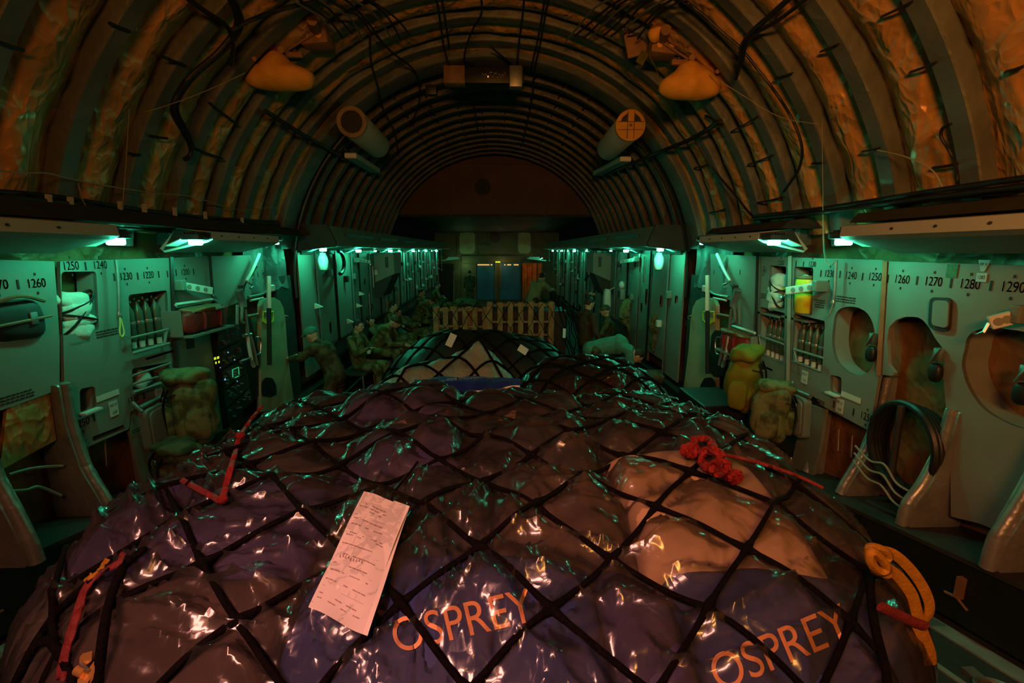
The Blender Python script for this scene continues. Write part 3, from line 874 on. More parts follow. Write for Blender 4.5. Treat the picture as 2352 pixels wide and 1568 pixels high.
# red cord tangle
mb = MB()
rr = random.Random(5)
for (cx, cy, rx, ry, nl) in ((1612, 1022, 30, 16, 4), (1632, 1052, 26, 22, 4), (1650, 1072, 22, 16, 3), (1585, 1035, 18, 14, 3)):
    for k_ in range(nl):
        a0 = rr.random() * 6; j = [rr.uniform(.6, 1.15) for _ in range(9)]
        pts = [(cx + rr.uniform(-4, 4) + rx * j[i] * math.cos(a0 + i * .75), cy + ry * j[i] * math.sin(a0 + i * .75)) for i in range(9)]
        c = cr([V((x, y, 0)) for x, y in pts], 5)
        mb.tube([onPile(p.x, p.y, .015 + .02 * (i % 11) / 11 + k_ * .006) for i, p in enumerate(c)], .0085, 6)
for x, y in ((1572, 1030), (1582, 1036), (1594, 1030), (1604, 1038)): mb.ell(onPile(x, y, .03), (.02, .016, .016), noise_amp=.3, nsc=40)
o = mb.build('rope_tangle', 'redcord', smooth=60); tag(o, 'tangled bundle of red cord tied to the net on the right shoulder of the pile', 'rope')
mb = MB()
for k_ in range(4):
    mb.tube([onPile(1684 + (19 - 4 * k_) * math.cos(a), 1095 + (14 - 3 * k_) * math.sin(a), .014 + .008 * k_) for a in [2 * PI * i / 26 for i in range(26)]], .007, 6, True)
tag(mb.build('rope_coil', 'redcord', smooth=60), 'small round coil of red cord just below the red tangle', 'rope')
strap('cord', [(1604, 1040), (1660, 1044), (1720, 1056), (1780, 1074), (1835, 1094), (1890, 1120)], .0065, 'redweb', 'thin pinkish red cord running from the red tangle down the right side', 'cord', 1.0, .03)
# yellow straps on the right flank
def rflank(pts, y=1.16):
    y -= .16
    return cr([onY(x, yy, y) for x, yy in pts], 7)
t = thing('webbing_strap', 'long yellow webbing strap looped down the right flank of the netted pile', 'strap', rflank([(2020, 1300), (2030, 1310)])[0])
mb = MB()
mb.tube(rflank([(2000, 1262), (2045, 1268), (2085, 1300), (2118, 1345), (2134, 1385), (2132, 1412), (2116, 1432)]), .013, 8, flat=.3, up=(0, 1, .2))
mb.build('loop', 'yellow', t, 60)
mb = MB(); mb.tube(rflank([(2030, 1300), (2062, 1322), (2092, 1362), (2104, 1400), (2110, 1432)], 1.14), .014, 8, flat=.3, up=(0, 1, .2)); mb.build('loop', 'yellow', t, 60)
mb = MB(); mb.tube(rflank([(2108, 1434), (2122, 1465), (2134, 1500), (2136, 1525)], 1.13), .016, 8, flat=.3, up=(0, 1, .2)); mb.build('tail', 'yellow', t, 60)
mb = MB()
for k_, pts in enumerate(([(1998, 1258), (2026, 1262), (2040, 1278), (2022, 1290), (2004, 1282)], [(1996, 1272), (2016, 1296), (2038, 1312), (2030, 1318), (2008, 1306)], [(2002, 1266), (2024, 1284), (2036, 1304), (2020, 1312), (2000, 1290)])):
    mb.tube(cr([onY(x, y, .98 - .02 * k_) for x, y in pts], 5, True), .011, 6, True)
mb.build('knot', 'yellow', t, 60)
P_ = rflank([(2022, 1392), (2060, 1410), (2090, 1424), (2126, 1438)], 1.12)
mb = MB(); mb.tube(P_, .013, 8, flat=.5, up=(0, 1, .2)); tag(mb.build('webbing_strap', 'redweb', smooth=60), 'short red tie gripping the yellow strap on the right flank', 'strap')
# thick black ropes where the net gathers on both flanks
for pts, lab in (([(330, 1262), (285, 1300), (255, 1370), (238, 1450), (225, 1568)], 'thick black net rope running down the left flank behind the red strap'),
                 ([(215, 1330), (170, 1370), (120, 1420), (70, 1500), (30, 1580)], 'thick black net edge rope along the outer left silhouette of the pile'),
                 ([(85, 1478), (110, 1470), (130, 1490), (140, 1510)], 'short black rope loop low on the left flank'),
                 ([(1998, 1300), (2000, 1370), (2010, 1440), (2030, 1520), (2040, 1580)], 'thick black net rope gathered at the right flank beside the yellow strap')):
    mb = MB(); mb.tube(pilecurve(pts, .012), .0095, 8); tag(mb.build('net_rope', 'net', smooth=60), lab, 'rope')
# cam buckle low on the left
t = thing('strap_buckle', 'amber-lit metal strap buckle at the bottom left of the pile', 'buckle', onPile(205, 1530, .03))
M['brass'] = mat('brass_plated_buckle', (0.75, 0.42, 0.12), 0.35, .7, .5)
def bp(x, y, l): return onPile(x, y, l)
for pts in ([(183, 1508), (190, 1500), (212, 1494), (212, 1502), (198, 1512), (188, 1524)], [(178, 1560), (196, 1545), (218, 1515), (228, 1507), (226, 1525), (208, 1556), (196, 1575), (178, 1575)]):
    q = [bp(x, y, .03) for x, y in pts]; mb = MB(); mb.prism(q, (0, -.004, -.012)); mb.build('plate', 'brass', t, 0)
mb = MB(); mb.cyl(bp(178, 1538, .035), bp(196, 1546, .035), .010); mb.build('bar', 'brass', t)
mb = MB(); mb.tube([bp(x, y, .04) for x, y in ((186, 1522), (190, 1530), (199, 1535), (201, 1542))], .004, 6); mb.build('spring', 'steel', t)

# document pouch
C3 = {'tl': onPile(828, 1128, .05), 'tr': onPile(940, 1163, .055), 'br': onPile(815, 1540, .10), 'bl': onPile(657, 1455, .10)}
nrm = (C3['tr'] - C3['tl']).cross(C3['bl'] - C3['tl']).normalized()
if nrm.z < 0: nrm = -nrm
pouch = thing('document_pouch', 'white shipping papers in a clear plastic sleeve tied to the net, in front', 'document pouch', C3['tl'])
def pq(px, py, h=0.0):                   # a point on the plane of the pouch along a sight line
    r = ray(px, py); o_ = (C3['tl'] + C3['tr'] + C3['bl'] + C3['br']) / 4
    t_ = (o_ - CAM).dot(nrm) / r.dot(nrm)
    return CAM + r * t_ + nrm * h
def quad(q, u, v, h=0.0):
    (a, b, c, d) = q                     # tl tr br bl in photo pixels
    x = (a[0] * (1 - u) + b[0] * u) * (1 - v) + (d[0] * (1 - u) + c[0] * u) * v
    y = (a[1] * (1 - u) + b[1] * u) * (1 - v) + (d[1] * (1 - u) + c[1] * u) * v
    return pq(x, y, h)
QS = ((826, 1126), (941, 1162), (816, 1540), (656, 1456))
QP = ((836, 1128), (941, 1164), (844, 1460), (708, 1394))
def bow(u, v): return .012 * math.sin(PI * u) * math.sin(PI * min(1, v * 1.1)) + .01 * noise.noise(V((u * 2, v * 2, 3)))
mb = MB(); mb.grid(lambda u, v: quad(QP, u, v, bow(u, v)), 16, 24); mb.build('paper', 'paper', pouch, 60)
mb = MB(); mb.grid(lambda u, v: quad(((905, 1150), (941, 1163), (868, 1350), (845, 1340)), u, v, bow(.8, v) + .003), 4, 20); mb.build('folded_slip', 'paper', pouch, 60)
M['faint'] = mat('faint_print', (0.36, 0.26, 0.24), .8)
mb = MB()
rr = random.Random(2)
def strip(u0, u1, v0, v1):
    mb.add([quad(QP, u, v, bow(u, v) + .0015) for u, v in ((u0, v0), (u1, v0), (u1, v1), (u0, v1))], [(0, 1, 2, 3)])
for v in (.1, .125, .15, .23, .28, .35, .37, .44, .52, .60, .66, .74, .86, .9):
    u = .06
    while u < .72:
        L_ = rr.uniform(.02, .09)
        if rr.random() < .62: strip(u, u + L_, v, v + .008)
        u += L_ + .015
for v in (.2, .33, .48, .63, .80): strip(.05, .78, v, v + .0025)
for u, v0, v1 in ((.25, .2, .48), (.5, .2, .8), (.62, .33, .8)): strip(u, u + .003, v0, v1)
for i in range(9):
    a, b = .12 + .05 * i, .53 + rr.uniform(-.01, .01)
    strip(a, a + .012, b, b + .022); strip(a, a + .03, b + .018, b + .022)
mb.build('print', 'faint', pouch, 0)
mb = MB()
def slv(u, v):
    q = .034 + bow(u, v) + .006 * max(0, ridge(V((u * 2.2, v * 3, 2)))) ** 3 + .004 * max(0, ridge(V((u * 5 + v, v * 6, 9)))) ** 4
    if u < .08: q += .012 * (1 - u / .08)
    return quad(QS, u, v, q)
mb.grid(slv, 40, 80); mb.build('sleeve', 'sleeve', pouch, 70)
mb = MB()
mb.tube(cr([onPile(x, y, .02) for x, y in ((960, 1060), (930, 1100), (905, 1130), (898, 1152))], 5), .004, 5); mb.build('tie', 'net', pouch, 60)

# ------------------------------------------------------------------ blue bag on the far edge of the pile
def bz(u, v):
    px_ = 952 + 244 * u
    yn = 893 + 8 * math.sin(PI * u) - 12 * max(0, u - .6) ; yf = 872 - 8 * math.sin(PI * u)
    q0, q1 = onY(px_, yn, 2.82), onY(px_, yf, 3.22)
    p = q0.lerp(q1, v); p.z += .02 * math.sin(PI * v) + .012 * noise.noise(V((u * 6, v * 4, 1)))
    return p
mb = MB(); mb.grid(bz, 30, 10)
mb.grid(lambda u, v: bz(u, 0) + V((0, -.0 , -.18 * v)), 30, 3); mb.grid(lambda u, v: bz(u, 1) + V((0, 0, -.25 * v)), 30, 3)
mb.grid(lambda u, v: bz(0, u) + V((0, 0, -.2 * v)), 10, 3); mb.grid(lambda u, v: bz(1, u) + V((0, 0, -.2 * v)), 10, 3)
bb = mb.build('nylon_bag', 'blue', smooth=60)
tag(bb, 'deep blue nylon bag with upside-down grey lettering on the far edge of the netted pile', 'bag')
mb = MB(); mb.tube([bz(.01 + .3 * i / 12, .03) + V((0, -.01, .004)) for i in range(13)], .005, 6); mb.tube([bz(.56 + .43 * i / 12, .03) + V((0, -.01, .004)) for i in range(13)], .005, 6)
mb.build('piping', 'sign', bb)
def on_bb(x, y, off):
    u = (x - 952) / 244
    yn = 893 + 8 * math.sin(PI * u) - 12 * max(0, u - .6); yf = 872 - 8 * math.sin(PI * u)
    return bz(u, max(.02, min(.98, (yn - y) / (yn - yf)))) + V((0, 0, .004))
letter_on(on_bb, 'UK OPERATING BASE', (1026, 880), (1130, 875), 5, 'grey_print', bb, 0, True)
letter_on(on_bb, 'FORCE', (1005, 889), (1050, 882), 5, 'grey_print', bb, 0, True)

# ------------------------------------------------------------------ the loads beyond
P2 = Pile(-.46, 4.42, .98, .78, 1.42, 3.2, 3.0, .06)
def peak(x, y, cx, cy, h, s): return h * math.exp(-math.hypot((x - cx), (y - cy)) / s)
P2.lump = lambda x, y: peak(x, y, -.10, 4.35, .42, .36) + peak(x, y, -.75, 4.15, .16, .2) + .04 * noise.noise(V((x * 2, y * 2, 8)))
P3_ = Pile(.80, 3.80, .84, .72, 1.74, 3.0, 3.0, .14)
P3_.lump = lambda x, y: .05 * noise.noise(V((x * 2, y * 2, 1))) - .12 * max(0, .5 - x)
P4 = Pile(-.15, 6.45, 1.45, .95, 1.42, 3.0, 3.0, .06)
P4.lump = lambda x, y: peak(x, y, -.38, 6.1, .26, .6) + .06 * noise.noise(V((x * 2, y * 2, 4)))
def draped(P, name, m, label, cat, nu, nv, step, cord_r, netlabel, netmat='net'):
    def f(u, v):
        a = (2 * u - 1) * P.La * .97; b = (2 * v - 1) * P.Lb * .97
        x = P.cx + P.inv(P.tx, a); y = P.cy + P.inv(P.ty, b); k = P.g(x, y)
        d = P.corddist(a, b, step)
        z = P.H(x, y) - .035 * math.exp(-(d / .05) ** 2) + k * (.012 * ridge(V((a * 6, b * 3, 1))) ** 3 + .006 * ridge(V((a * 14, b * 9, 5))) ** 3)
        return V((x, y, max(z, P.base(y))))
    mb = MB(); mb.grid(f, nu, nv); tag(mb.build(name, m, smooth=70), label, cat)
    net = thing('cargo_net', netlabel, 'net', (P.cx, P.cy, P.base(P.cy)))
    n = int((P.La + P.Lb) / step) + 1
    for fam in (1, -1):
        for i in range(-n, n + 1):
            run = []; t_ = -3.2
            while t_ < 3.2:
                a = t_; b = (i * step - t_) if fam == 1 else (t_ - i * step)
                ok = abs(b) < P.Lb * .95 and abs(a) < P.La * .95
                if ok:
                    p, q = a, b
                    for _ in range(3):
                        w_ = P.cordwarp(p, q); p += a - w_[0]; q += b - w_[1]
                    x = P.cx + P.inv(P.tx, p); y = P.cy + P.inv(P.ty, q)
                    run.append(V((x, y, P.H(x, y) - .012)) + V(((x - P.cx) / P.hx, (y - P.cy) / P.hy, 0)) * .02 * (1 - P.g(x, y)))
                elif len(run) > 3:
                    mb = MB(); mb.tube(run, cord_r, 6); mb.build('cord', netmat, net, 60); run = []
                t_ += .05
            if len(run) > 3:
                mb = MB(); mb.tube(run, cord_r, 6); mb.build('cord', netmat, net, 60)
draped(P2, 'tarpaulin', 'tarp', 'pale grey tarpaulin drawn up to a peak over a load beyond the ramp pile', 'tarpaulin', 110, 90, .34, .012, 'black cord net over the peaked pale tarpaulin')
draped(P3_, 'plastic_cover', 'darkfilm', 'dark shiny plastic cover over the load right of the peaked tarpaulin', 'plastic sheet', 110, 100, .34, .010, 'black cord net over the dark shiny plastic cover')
draped(P4, 'tarpaulin', 'black', 'black covered load in front of the wooden pallets', 'tarpaulin', 60, 50, .4, .012, 'black cord net over the black load before the wooden pallets')
for nm, x, y, px_, py_, pz in (('load', P2, 0, -.46, 4.42, 0), ('load', P4, 0, 0, 6.45, 0)): pass
for cx_, cy_, w_, d_, lab in ((.1, 4.25, 2.74, 2.0, 'flat cargo pallet under the tarpaulin and the dark plastic-covered load'), (-.15, 6.45, 2.9, 2.0, 'flat cargo pallet under the black covered load'), (.0, 9.0, 2.74, 1.6, 'flat cargo pallet carrying the upright wooden pallets')):
    mb = MB(); mb.box((cx_, cy_, .03), (w_, d_, .06), bev=.01); tag(mb.build('cargo_pallet', 'alu', smooth=0), lab, 'pallet')
for px_, py_, Y_, w_, h_, a_, lab in ((1036, 781, 5.75, .085, .17, .45, 'white paper tag on the left slope of the black load'), (1201, 803, 5.7, .12, .09, .6, 'white paper tag on the right slope of the black load'), (1296, 765, 8.1, .05, .17, .1, 'pale green tag hanging at the right end of the wooden pallets')):
    c = onY(px_, py_, Y_); mb = MB()
    rot = Matrix.Rotation(a_, 3, 'Y') @ Matrix.Rotation(-.5, 3, 'X')
    mb.box(c, (w_, .006, h_), rot); tag(mb.build('paper_tag', 'sign', smooth=0), lab, 'tag')

# wooden pallets standing on edge
def make_pallet(label, loc, rz, nsl=7, W=1.22, Hh=1.2):
    t = thing('wooden_pallet', label, 'pallet', (0, 0, 0), 'wooden pallets on edge')
    for i in range(nsl):
        mb = MB(); mb.box((-W / 2 + .05 + (W - .1) * i / (nsl - 1), 0, Hh / 2), (.095, .018, Hh), bev=.003); mb.build('slat', 'wood', t, 0)
    for z in (.12, .36, .6, .84, Hh - .05):
        mb = MB(); mb.box((0, .055, z), (W, .09, .035 if z < 1.1 else .05)); mb.build('stringer', 'wood', t, 0)
    for i in range(4):
        mb = MB(); mb.box((-W / 2 + .05 + (W - .1) * i / 3, .11, Hh / 2), (.095, .018, Hh)); mb.build('slat', 'wood', t, 0)
    t.location = loc; t.rotation_euler = (0, 0, rz); return t
a = onY(1196, 694, 8.6)
make_pallet('wooden pallet standing on edge, right one of the pair, seven pale slats', (a.x, 8.6, a.z - 1.2), 0.0)
b = onY(1056, 706, 8.75)
make_pallet('wooden pallet on edge, left one of the pair, lower and partly hidden', (b.x, 8.8, b.z - 1.2), -.12, 6, 1.02)
mb = MB(); mb.box((.15, 9.0, .24), (2.7, 1.3, .36)); mb.box((.25, 9.25, .95), (2.2, .7, 1.08))
tag(mb.build('cargo_crate', 'black', smooth=0), 'black load stacked behind and under the wooden pallets', 'crate')
net = thing('cargo_net', 'thin black net hanging over the front of the wooden pallets', 'net', (.1, 8.5, .42))
rr = random.Random(9)
for i in range(-3, 9):
    for d in (1, -1):
        x0 = -1.2 + i * .3; pts = []
        for j in range(9):
            z = 1.72 - j * .14; x = x0 + d * j * .085 + rr.uniform(-.025, .025)
            if -1.25 < x < 1.35: pts.append(V((x, 8.52 + .03 * rr.random() + (.12 if x < -.35 else 0), z)))
        if len(pts) > 2:
            mb = MB(); mb.tube(cr(pts, 3), .0055, 5); mb.build('cord', 'net', net, 60)
for i in range(6):
    x0 = 1.12 + i * .05; pts = [V((x0 + rr.uniform(-.03, .05) + j * .03, 8.45 - j * .05, 1.7 - j * .17)) for j in range(9)]
    mb = MB(); mb.tube(cr(pts, 3), .010, 5); mb.build('cord', 'net', net, 60)
# ------------------------------------------------------------------ side panels (fixed lining), traced on the plane of each wall
XP = 2.98
def PX(pts, s, x=XP): return [onX(a, b, s * x) for a, b in pts]
def panel(s, outer, holes, m='panel', x=XP, th=.025, lip=.10, rad=.03, r0=.012):
    hs = []
    for h in holes:
        if isinstance(h, tuple): hs.append(cr(PX(h[1], s, x), 5, True))      # smooth oval
        else: hs.append(rpoly(PX(h, s, x), rad))
    par = WALL[s]
    return plate('panel', rpoly(PX(outer, s, x), r0, 2), hs, s * x, th, m, par, lip)
WALL = {s: bpy.data.objects['wall_left' if s < 0 else 'wall_right'] for s in (-1, 1)}
# the walls' own origins were moved to their base; parts of a wall are measured from there
def station(s, txt, px, py, par, size=.085, x=XP):
    p = onX(px, py, s * x); walltext(txt, p, size, s, par, 'ink', 'station_number')
    mb = MB()
    for dz in (.062, -.062): mb.box((p.x - s * .003, p.y, p.z + dz * size / .085), (.002, .012, .018))
    mb.build('station_mark', 'ink', par, 0)
def tick(s, px, py, par, x=XP):
    p = onX(px, py, s * x); mb = MB(); mb.box((p.x - s * .003, p.y, p.z), (.002, .013, .06)); mb.build('station_mark', 'ink', par, 0)
def smallprint(s, px, py, par, n=3, w_=.22, x=XP, seed=1):
    rr = random.Random(seed); p = onX(px, py, s * x); mb = MB()
    for i in range(n):
        y = p.y - w_ / 2
        while y < p.y + w_ / 2:
            L_ = rr.uniform(.012, .035); mb.box((p.x - s * .003, y + L_ / 2, p.z - i * .02), (.001, L_, .009)); y += L_ + .007
    mb.build('lettering', 'ink', par, 0)
def placard(s, px, py, lines, label, m='sign', w_=.085, h_=.12, x=XP, shape=None):
    p = onX(px, py, s * x); t = thing('placard', label, 'sign', (p.x - s * .004, p.y, p.z - h_ / 2))
    mb = MB()
    if shape == 'flag':
        for poly in ([(-.5, .5), (.5, .5), (.15, -.02), (-.15, -.02)], [(-.42, -.1), (.42, -.1), (.42, -.5), (-.42, -.5)]):
            mb.prism([V((p.x - s * .004, p.y - s * a * w_, p.z + b * h_)) for a, b in poly], (-s * .003, 0, 0))
    else: mb.box((p.x - s * .004, p.y, p.z), (.004, w_, h_))
    mb.build('plate', m, t, 0)
    for i, (txt, dz, sz) in enumerate(lines): walltext(txt, V((p.x, p.y, p.z + dz * h_)), sz, s, t, 'ink', 'lettering', .8, .008)
    return t

# --- right wall
R1 = panel(1, [(2036, 600), (2560, 616), (2560, 1385), (2352, 1243), (2250, 1202), (2184, 1186), (2182, 1010), (2172, 930), (2166, 862), (2169, 830), (2166, 800), (2150, 780), (2134, 752), (2120, 735), (2108, 728), (2080, 727), (2057, 735), (2042, 752), (2037, 780), (2041, 838), (2055, 855), (2052, 863), (2022, 860)],
           [('o', [(2216, 800), (2222, 775), (2242, 759), (2275, 752), (2315, 756), (2360, 764), (2420, 790), (2465, 850), (2450, 940), (2400, 985), (2350, 984), (2300, 965), (2255, 935), (2224, 890), (2209, 840)])], lip=.17, x=2.985)
R2 = panel(1, [(1817, 591), (2030, 597), (2020, 860), (2008, 925), (1998, 990), (1885, 930), (1872, 912), (1812, 890)],
           [[(1824, 612), (1868, 614), (1865, 724), (1821, 715)], [(1823, 720), (1895, 737), (1888, 858), (1816, 830)],
            ('o', [(1919, 722), (1932, 708), (1958, 704), (1986, 714), (2003, 738), (2010, 775), (2009, 815), (2000, 848), (1976, 862), (1946, 854), (1921, 829), (1911, 790), (1914, 745)]),
            [(1907, 860), (1933, 866), (1932, 908), (1907, 900)]], lip=.15)
R4 = panel(1, [(1742, 588), (1812, 591), (1806, 892), (1737, 860)], [[(1768, 609), (1806, 612), (1801, 715), (1763, 704)], [(1746, 704), (1803, 719), (1799, 840), (1741, 812)]], lip=.15)
R5 = panel(1, [(1632, 583), (1738, 588), (1733, 815), (1682, 800), (1680, 690), (1632, 672)], [], x=2.97)
mb = MB(); a, b = onX(1815, 588, 2.955), onX(1810, 900, 2.955); mb.tube([a, b], .022, 4); mb.build('edge_rail', 'panel', WALL[1], 0)
mb = MB(); a, b = onX(2033, 600, 2.97), onX(2018, 862, 2.97); mb.tube([a, b], .02, 4); mb.build('edge_rail', 'brown', WALL[1], 0)
mb = MB(); a, b = onX(1740, 588, 2.96), onX(1734, 870, 2.96); mb.tube([a, b], .016, 4); mb.build('edge_rail', 'black', WALL[1], 0)
for t_, x, y in (('1240', 1955, 633), ('1250', 2010, 636), ('1230', 1906, 629)): station(1, t_, x, y, R2)
for t_, x, y in (('1260', 2072, 642), ('1270', 2144, 647), ('1280', 2228, 653), ('1290', 2327, 660)): station(1, t_, x, y, R1, x=2.985)
for x, y in ((1982, 635), (1930, 630), (1886, 628), (1846, 608), (1829, 606)): tick(1, x, y, R2)
for x, y in ((2107, 644), (2185, 650), (2277, 656), (2040, 640)): tick(1, x, y, R1, 2.985)
station(1, '1220', 1866, 607, R2, .07); station(1, '1200', 1794, 604, R4, .07)
station(1, '1250', 1991, 958, R2, .085); tick(1, 1961, 946, R2); tick(1, 1916, 928, R2)
station(1, '1190', 1754, 622, R4, .06)
for x in (1640, 1668, 1700): tick(1, x, 625, R5, 2.97)
smallprint(1, 1940, 682, R2, 3, .26, seed=2); smallprint(1, 1885, 690, R2, 4, .12, seed=3); smallprint(1, 1755, 675, R4, 3, .1, seed=4); smallprint(1, 1886, 920, R2, 3, .1, seed=9)
mb = MB(); c = onX(1955, 912, 2.98); mb.box((c.x - .004, c.y, c.z), (.003, .22, .045)); mb.build('strip_label', 'white', R2, 0)
mb = MB(); c = onX(1917, 905, 2.97); mb.box((c.x - .02, c.y, c.z), (.05, .13, .015)); mb.build('shelf_edge', 'white', R2, 0)
placard(1, 1930, 932, (('AD 22', .25, .032), ('1238', -.25, .032)), 'white placard reading AD 22 1238 low on the right wall')
placard(1, 1849, 866, (('AD 21', .25, .032), ('1218', -.25, .032)), 'white placard reading AD 21 1218 under the bottle rack, right wall')
placard(1, 2259, 622, (('PP 9', .28, .030), ('1283', -.3, .030)), 'pale blue flag-shaped placard reading PP 9 1283 on the right wall', 'bluesign', .075, .13, 2.985, 'flag')
p = onX(2188, 622, 2.985); mb = MB(); mb.box((p.x - .004, p.y, p.z), (.003, .075, .085)); tag(mb.build('decal', 'greensign', smooth=0), 'small dark green square decal above the number 1275 on the right wall', 'sign')
# grey hatch on R1
t = thing('wall_hatch', 'pale grey rounded rectangular hatch between the ovals on the right wall', 'hatch', onX(2163, 760, 2.97))
mb = MB(); mb.prism(rpoly(PX([(2140, 682), (2190, 684), (2184, 763), (2136, 752)], 1, 2.98), .04), (-.015, 0, 0)); mb.build('gasket', 'dark', t, 0)
mb = MB(); mb.prism(rpoly(PX([(2146, 689), (2182, 691), (2178, 754), (2142, 746)], 1, 2.965), .03), (-.01, 0, 0)); mb.build('cover', 'panel', t, 0)

# --- left wall
L1 = panel(-1, [(-240, 590), (125, 600), (137, 780), (137, 888), (128, 897), (-240, 1030)], [[(-70, 690), (36, 690), (49, 703), (50, 772), (40, 779), (-70, 785)]], lip=.12, x=2.985)
L2 = panel(-1, [(138, 600), (268, 596), (391, 592), (402, 906), (300, 945), (296, 985), (156, 1046), (148, 900)],
           [[(141, 624), (221, 623), (228, 757), (143, 771)], [(295, 677), (384, 666), (389, 788), (303, 812)], [(303, 846), (389, 831), (392, 874), (306, 901)],
            [(183, 893), (218, 886), (221, 940), (185, 951)], [(212, 1003), (284, 975), (288, 984), (214, 1014)]], lip=.15)
L4 = panel(-1, [(397, 592), (480, 588), (487, 694), (404, 708)], [], x=2.985)
L5 = panel(-1, [(484, 588), (576, 586), (578, 600), (605, 600), (606, 672), (520, 705), (491, 690)], [], x=2.97)
mb = MB(); a, b = onX(394, 590, -2.96), onX(405, 905, -2.96); mb.tube([a, b], .018, 4); mb.build('edge_rail', 'black', WALL[-1], 0)
mb = MB(); a, b = onX(482, 588, -2.96), onX(489, 690, -2.96); mb.tube([a, b], .014, 4); mb.build('edge_rail', 'black', WALL[-1], 0)
for t_, x, y, q in (('1250', 162, 611, L2), ('1240', 229, 609, L2), ('1230', 289, 635, L2), ('1220', 340, 632, L2), ('1200', 425, 625, L4)): station(-1, t_, x, y, q)
station(-1, '1260', 83, 651, L1, x=2.985); station(-1, '1270', -7, 655, L1, x=2.985); tick(-1, 41, 653, L1, 2.985)
for x, y in ((196, 611), (262, 636), (316, 634), (364, 630), (384, 629)): tick(-1, x, y, L2)
for x, y in ((404, 626), (444, 624)): tick(-1, x, y, L4, 2.985)
station(-1, '1190', 579, 632, L5, .07, 2.97); tick(-1, 592, 631, L5, 2.97); station(-1, '1180', 603, 629, L5, .06, 2.97)
station(-1, '1250', 187, 972, L2); tick(-1, 215, 958, L2); station(-1, '1230', 305, 918, L2, .075); tick(-1, 330, 908, L2)
smallprint(-1, 246, 758, L2, 3, .22, seed=5); smallprint(-1, 35, 905, L1, 3, .2, x=2.985, seed=6); smallprint(-1, 312, 985, L2, 2, .1, seed=7)
mb = MB(); c = onX(247, 908, -2.98); mb.box((c.x + .004, c.y, c.z), (.003, .22, .045)); mb.build('strip_label', 'white', L2, 0)
mb = MB(); c = onX(203, 944, -2.96); mb.box((c.x + .02, c.y, c.z), (.05, .15, .015)); mb.build('shelf_edge', 'white', L2, 0)
placard(-1, 260, 938, (('AD 22', .25, .032), ('1238', -.25, .032)), 'white placard reading AD 22 1238 low on the left wall')
placard(-1, 362, 893, (('AD 21', .25, .032), ('1218', -.25, .032)), 'white placard reading AD 21 1218 under the bottle rack, left wall')

# --- pale overhead slabs that carry the aft lamps
def slab(s, y0, y1, label):
    t = thing('overhead_slab', label, 'overhead panel', (s * 2.75, (y0 + y1) / 2, 2.6))
    mb = MB()
    prof = [(2.50, 2.77), (2.49, 2.70), (2.54, 2.675), (2.93, 2.585), (2.97, 2.62), (2.80, 2.80)]
    mb.prism([(s * x, y0, z) for x, z in prof], (0, y1 - y0, 0)); mb.build('shell', 'soffit', t, 0)
    mb = MB()
    for yy in (y0, y1): mb.prism([(s * x, yy - .015, z + .004) for x, z in ((2.50, 2.76), (2.50, 2.70), (2.93, 2.60), (2.80, 2.79))], (0, .03, 0))
    mb.build('end_cap', 'dark', t, 0)
    mb = MB()
    for i in range(int((y1 - y0) / .3)): mb.cyl((s * 2.487, y0 + .15 + .3 * i, 2.735), (s * 2.495, y0 + .15 + .3 * i, 2.735), .008, n=8)
    mb.build('rivet', 'dark', t)
    mb = MB()
    for yy in (y0 + .1, (y0 + y1) / 2, y1 - .1): mb.box((s * 2.9, yy, 2.70), (.05, .05, .2))
    mb.build('bracket', 'alu', t, 0)
    return t
for s, nm in ((-1, 'left'), (1, 'right')):
    slab(s, 1.3, 3.40, 'long pale overhead slab above the numbers 1260 and up, %s wall' % nm)
    slab(s, 4.48, 5.82, 'short pale overhead slab between two dome lamps, %s wall' % nm)

# --- wrapped frame brackets that sweep down to the sills
def bracket(s, Y_, inner, outer_x, label):
    """inner: photo points of the inboard edge, top to bottom, on the plane Y"""
    pts = [onY(x, y, Y_) for x, y in inner]
    pts[-1].z = ztop(Y_)
    t = []
    poly = pts + [V((s * outer_x, Y_, ztop(Y_))), V((s * outer_x, Y_, pts[0].z))]
    mb = MB(); poly2 = rpoly(poly, .03, 3); mb.prism(poly2, (0, .10, 0))
    o = mb.build('frame_bracket', 'boot', smooth=30)
    tag(o, label, 'bracket', None, 'structure')
    mb = MB(); P_ = cr(pts, 5); mb.tube([p + V((0, .05, 0)) for p in P_], [.030 + .012 * i / len(P_) for i in range(len(P_))], 8); mb.build('padded_edge', 'boot', o, 60)
bracket(1, 3.45, [(2052, 868), (2030, 960), (1992, 1050), (1955, 1110), (1940, 1140)], 3.12, 'silver-wrapped frame bracket under the first oval, right wall')
bracket(1, 2.80, [(2205, 945), (2178, 1040), (2135, 1120), (2100, 1165), (2090, 1190)], 3.12, 'silver-wrapped frame bracket left of the big brown panel, right wall')
bracket(1, 2.18, [(2440, 1010), (2392, 1120), (2345, 1200), (2310, 1255), (2298, 1285)], 3.12, 'silver-wrapped frame bracket at the right picture edge')
bracket(1, 4.1, [(1898, 940), (1892, 1000), (1872, 1060), (1858, 1110)], 3.12, 'silver-wrapped frame bracket beside the grey folded seat, right wall')
bracket(-1, 3.25, [(134, 885), (150, 980), (185, 1080), (228, 1150), (245, 1190)], 3.12, 'silver-wrapped frame bracket under the number 1260, left wall')
bracket(-1, 2.45, [(-60, 1020), (-30, 1110), (20, 1200), (50, 1260), (62, 1290)], 3.12, 'silver-wrapped frame bracket at the left picture edge')
bracket(-1, 4.0, [(292, 950), (300, 1010), (322, 1080), (340, 1150)], 3.12, 'silver-wrapped frame bracket beside the grey folded seat, left wall')

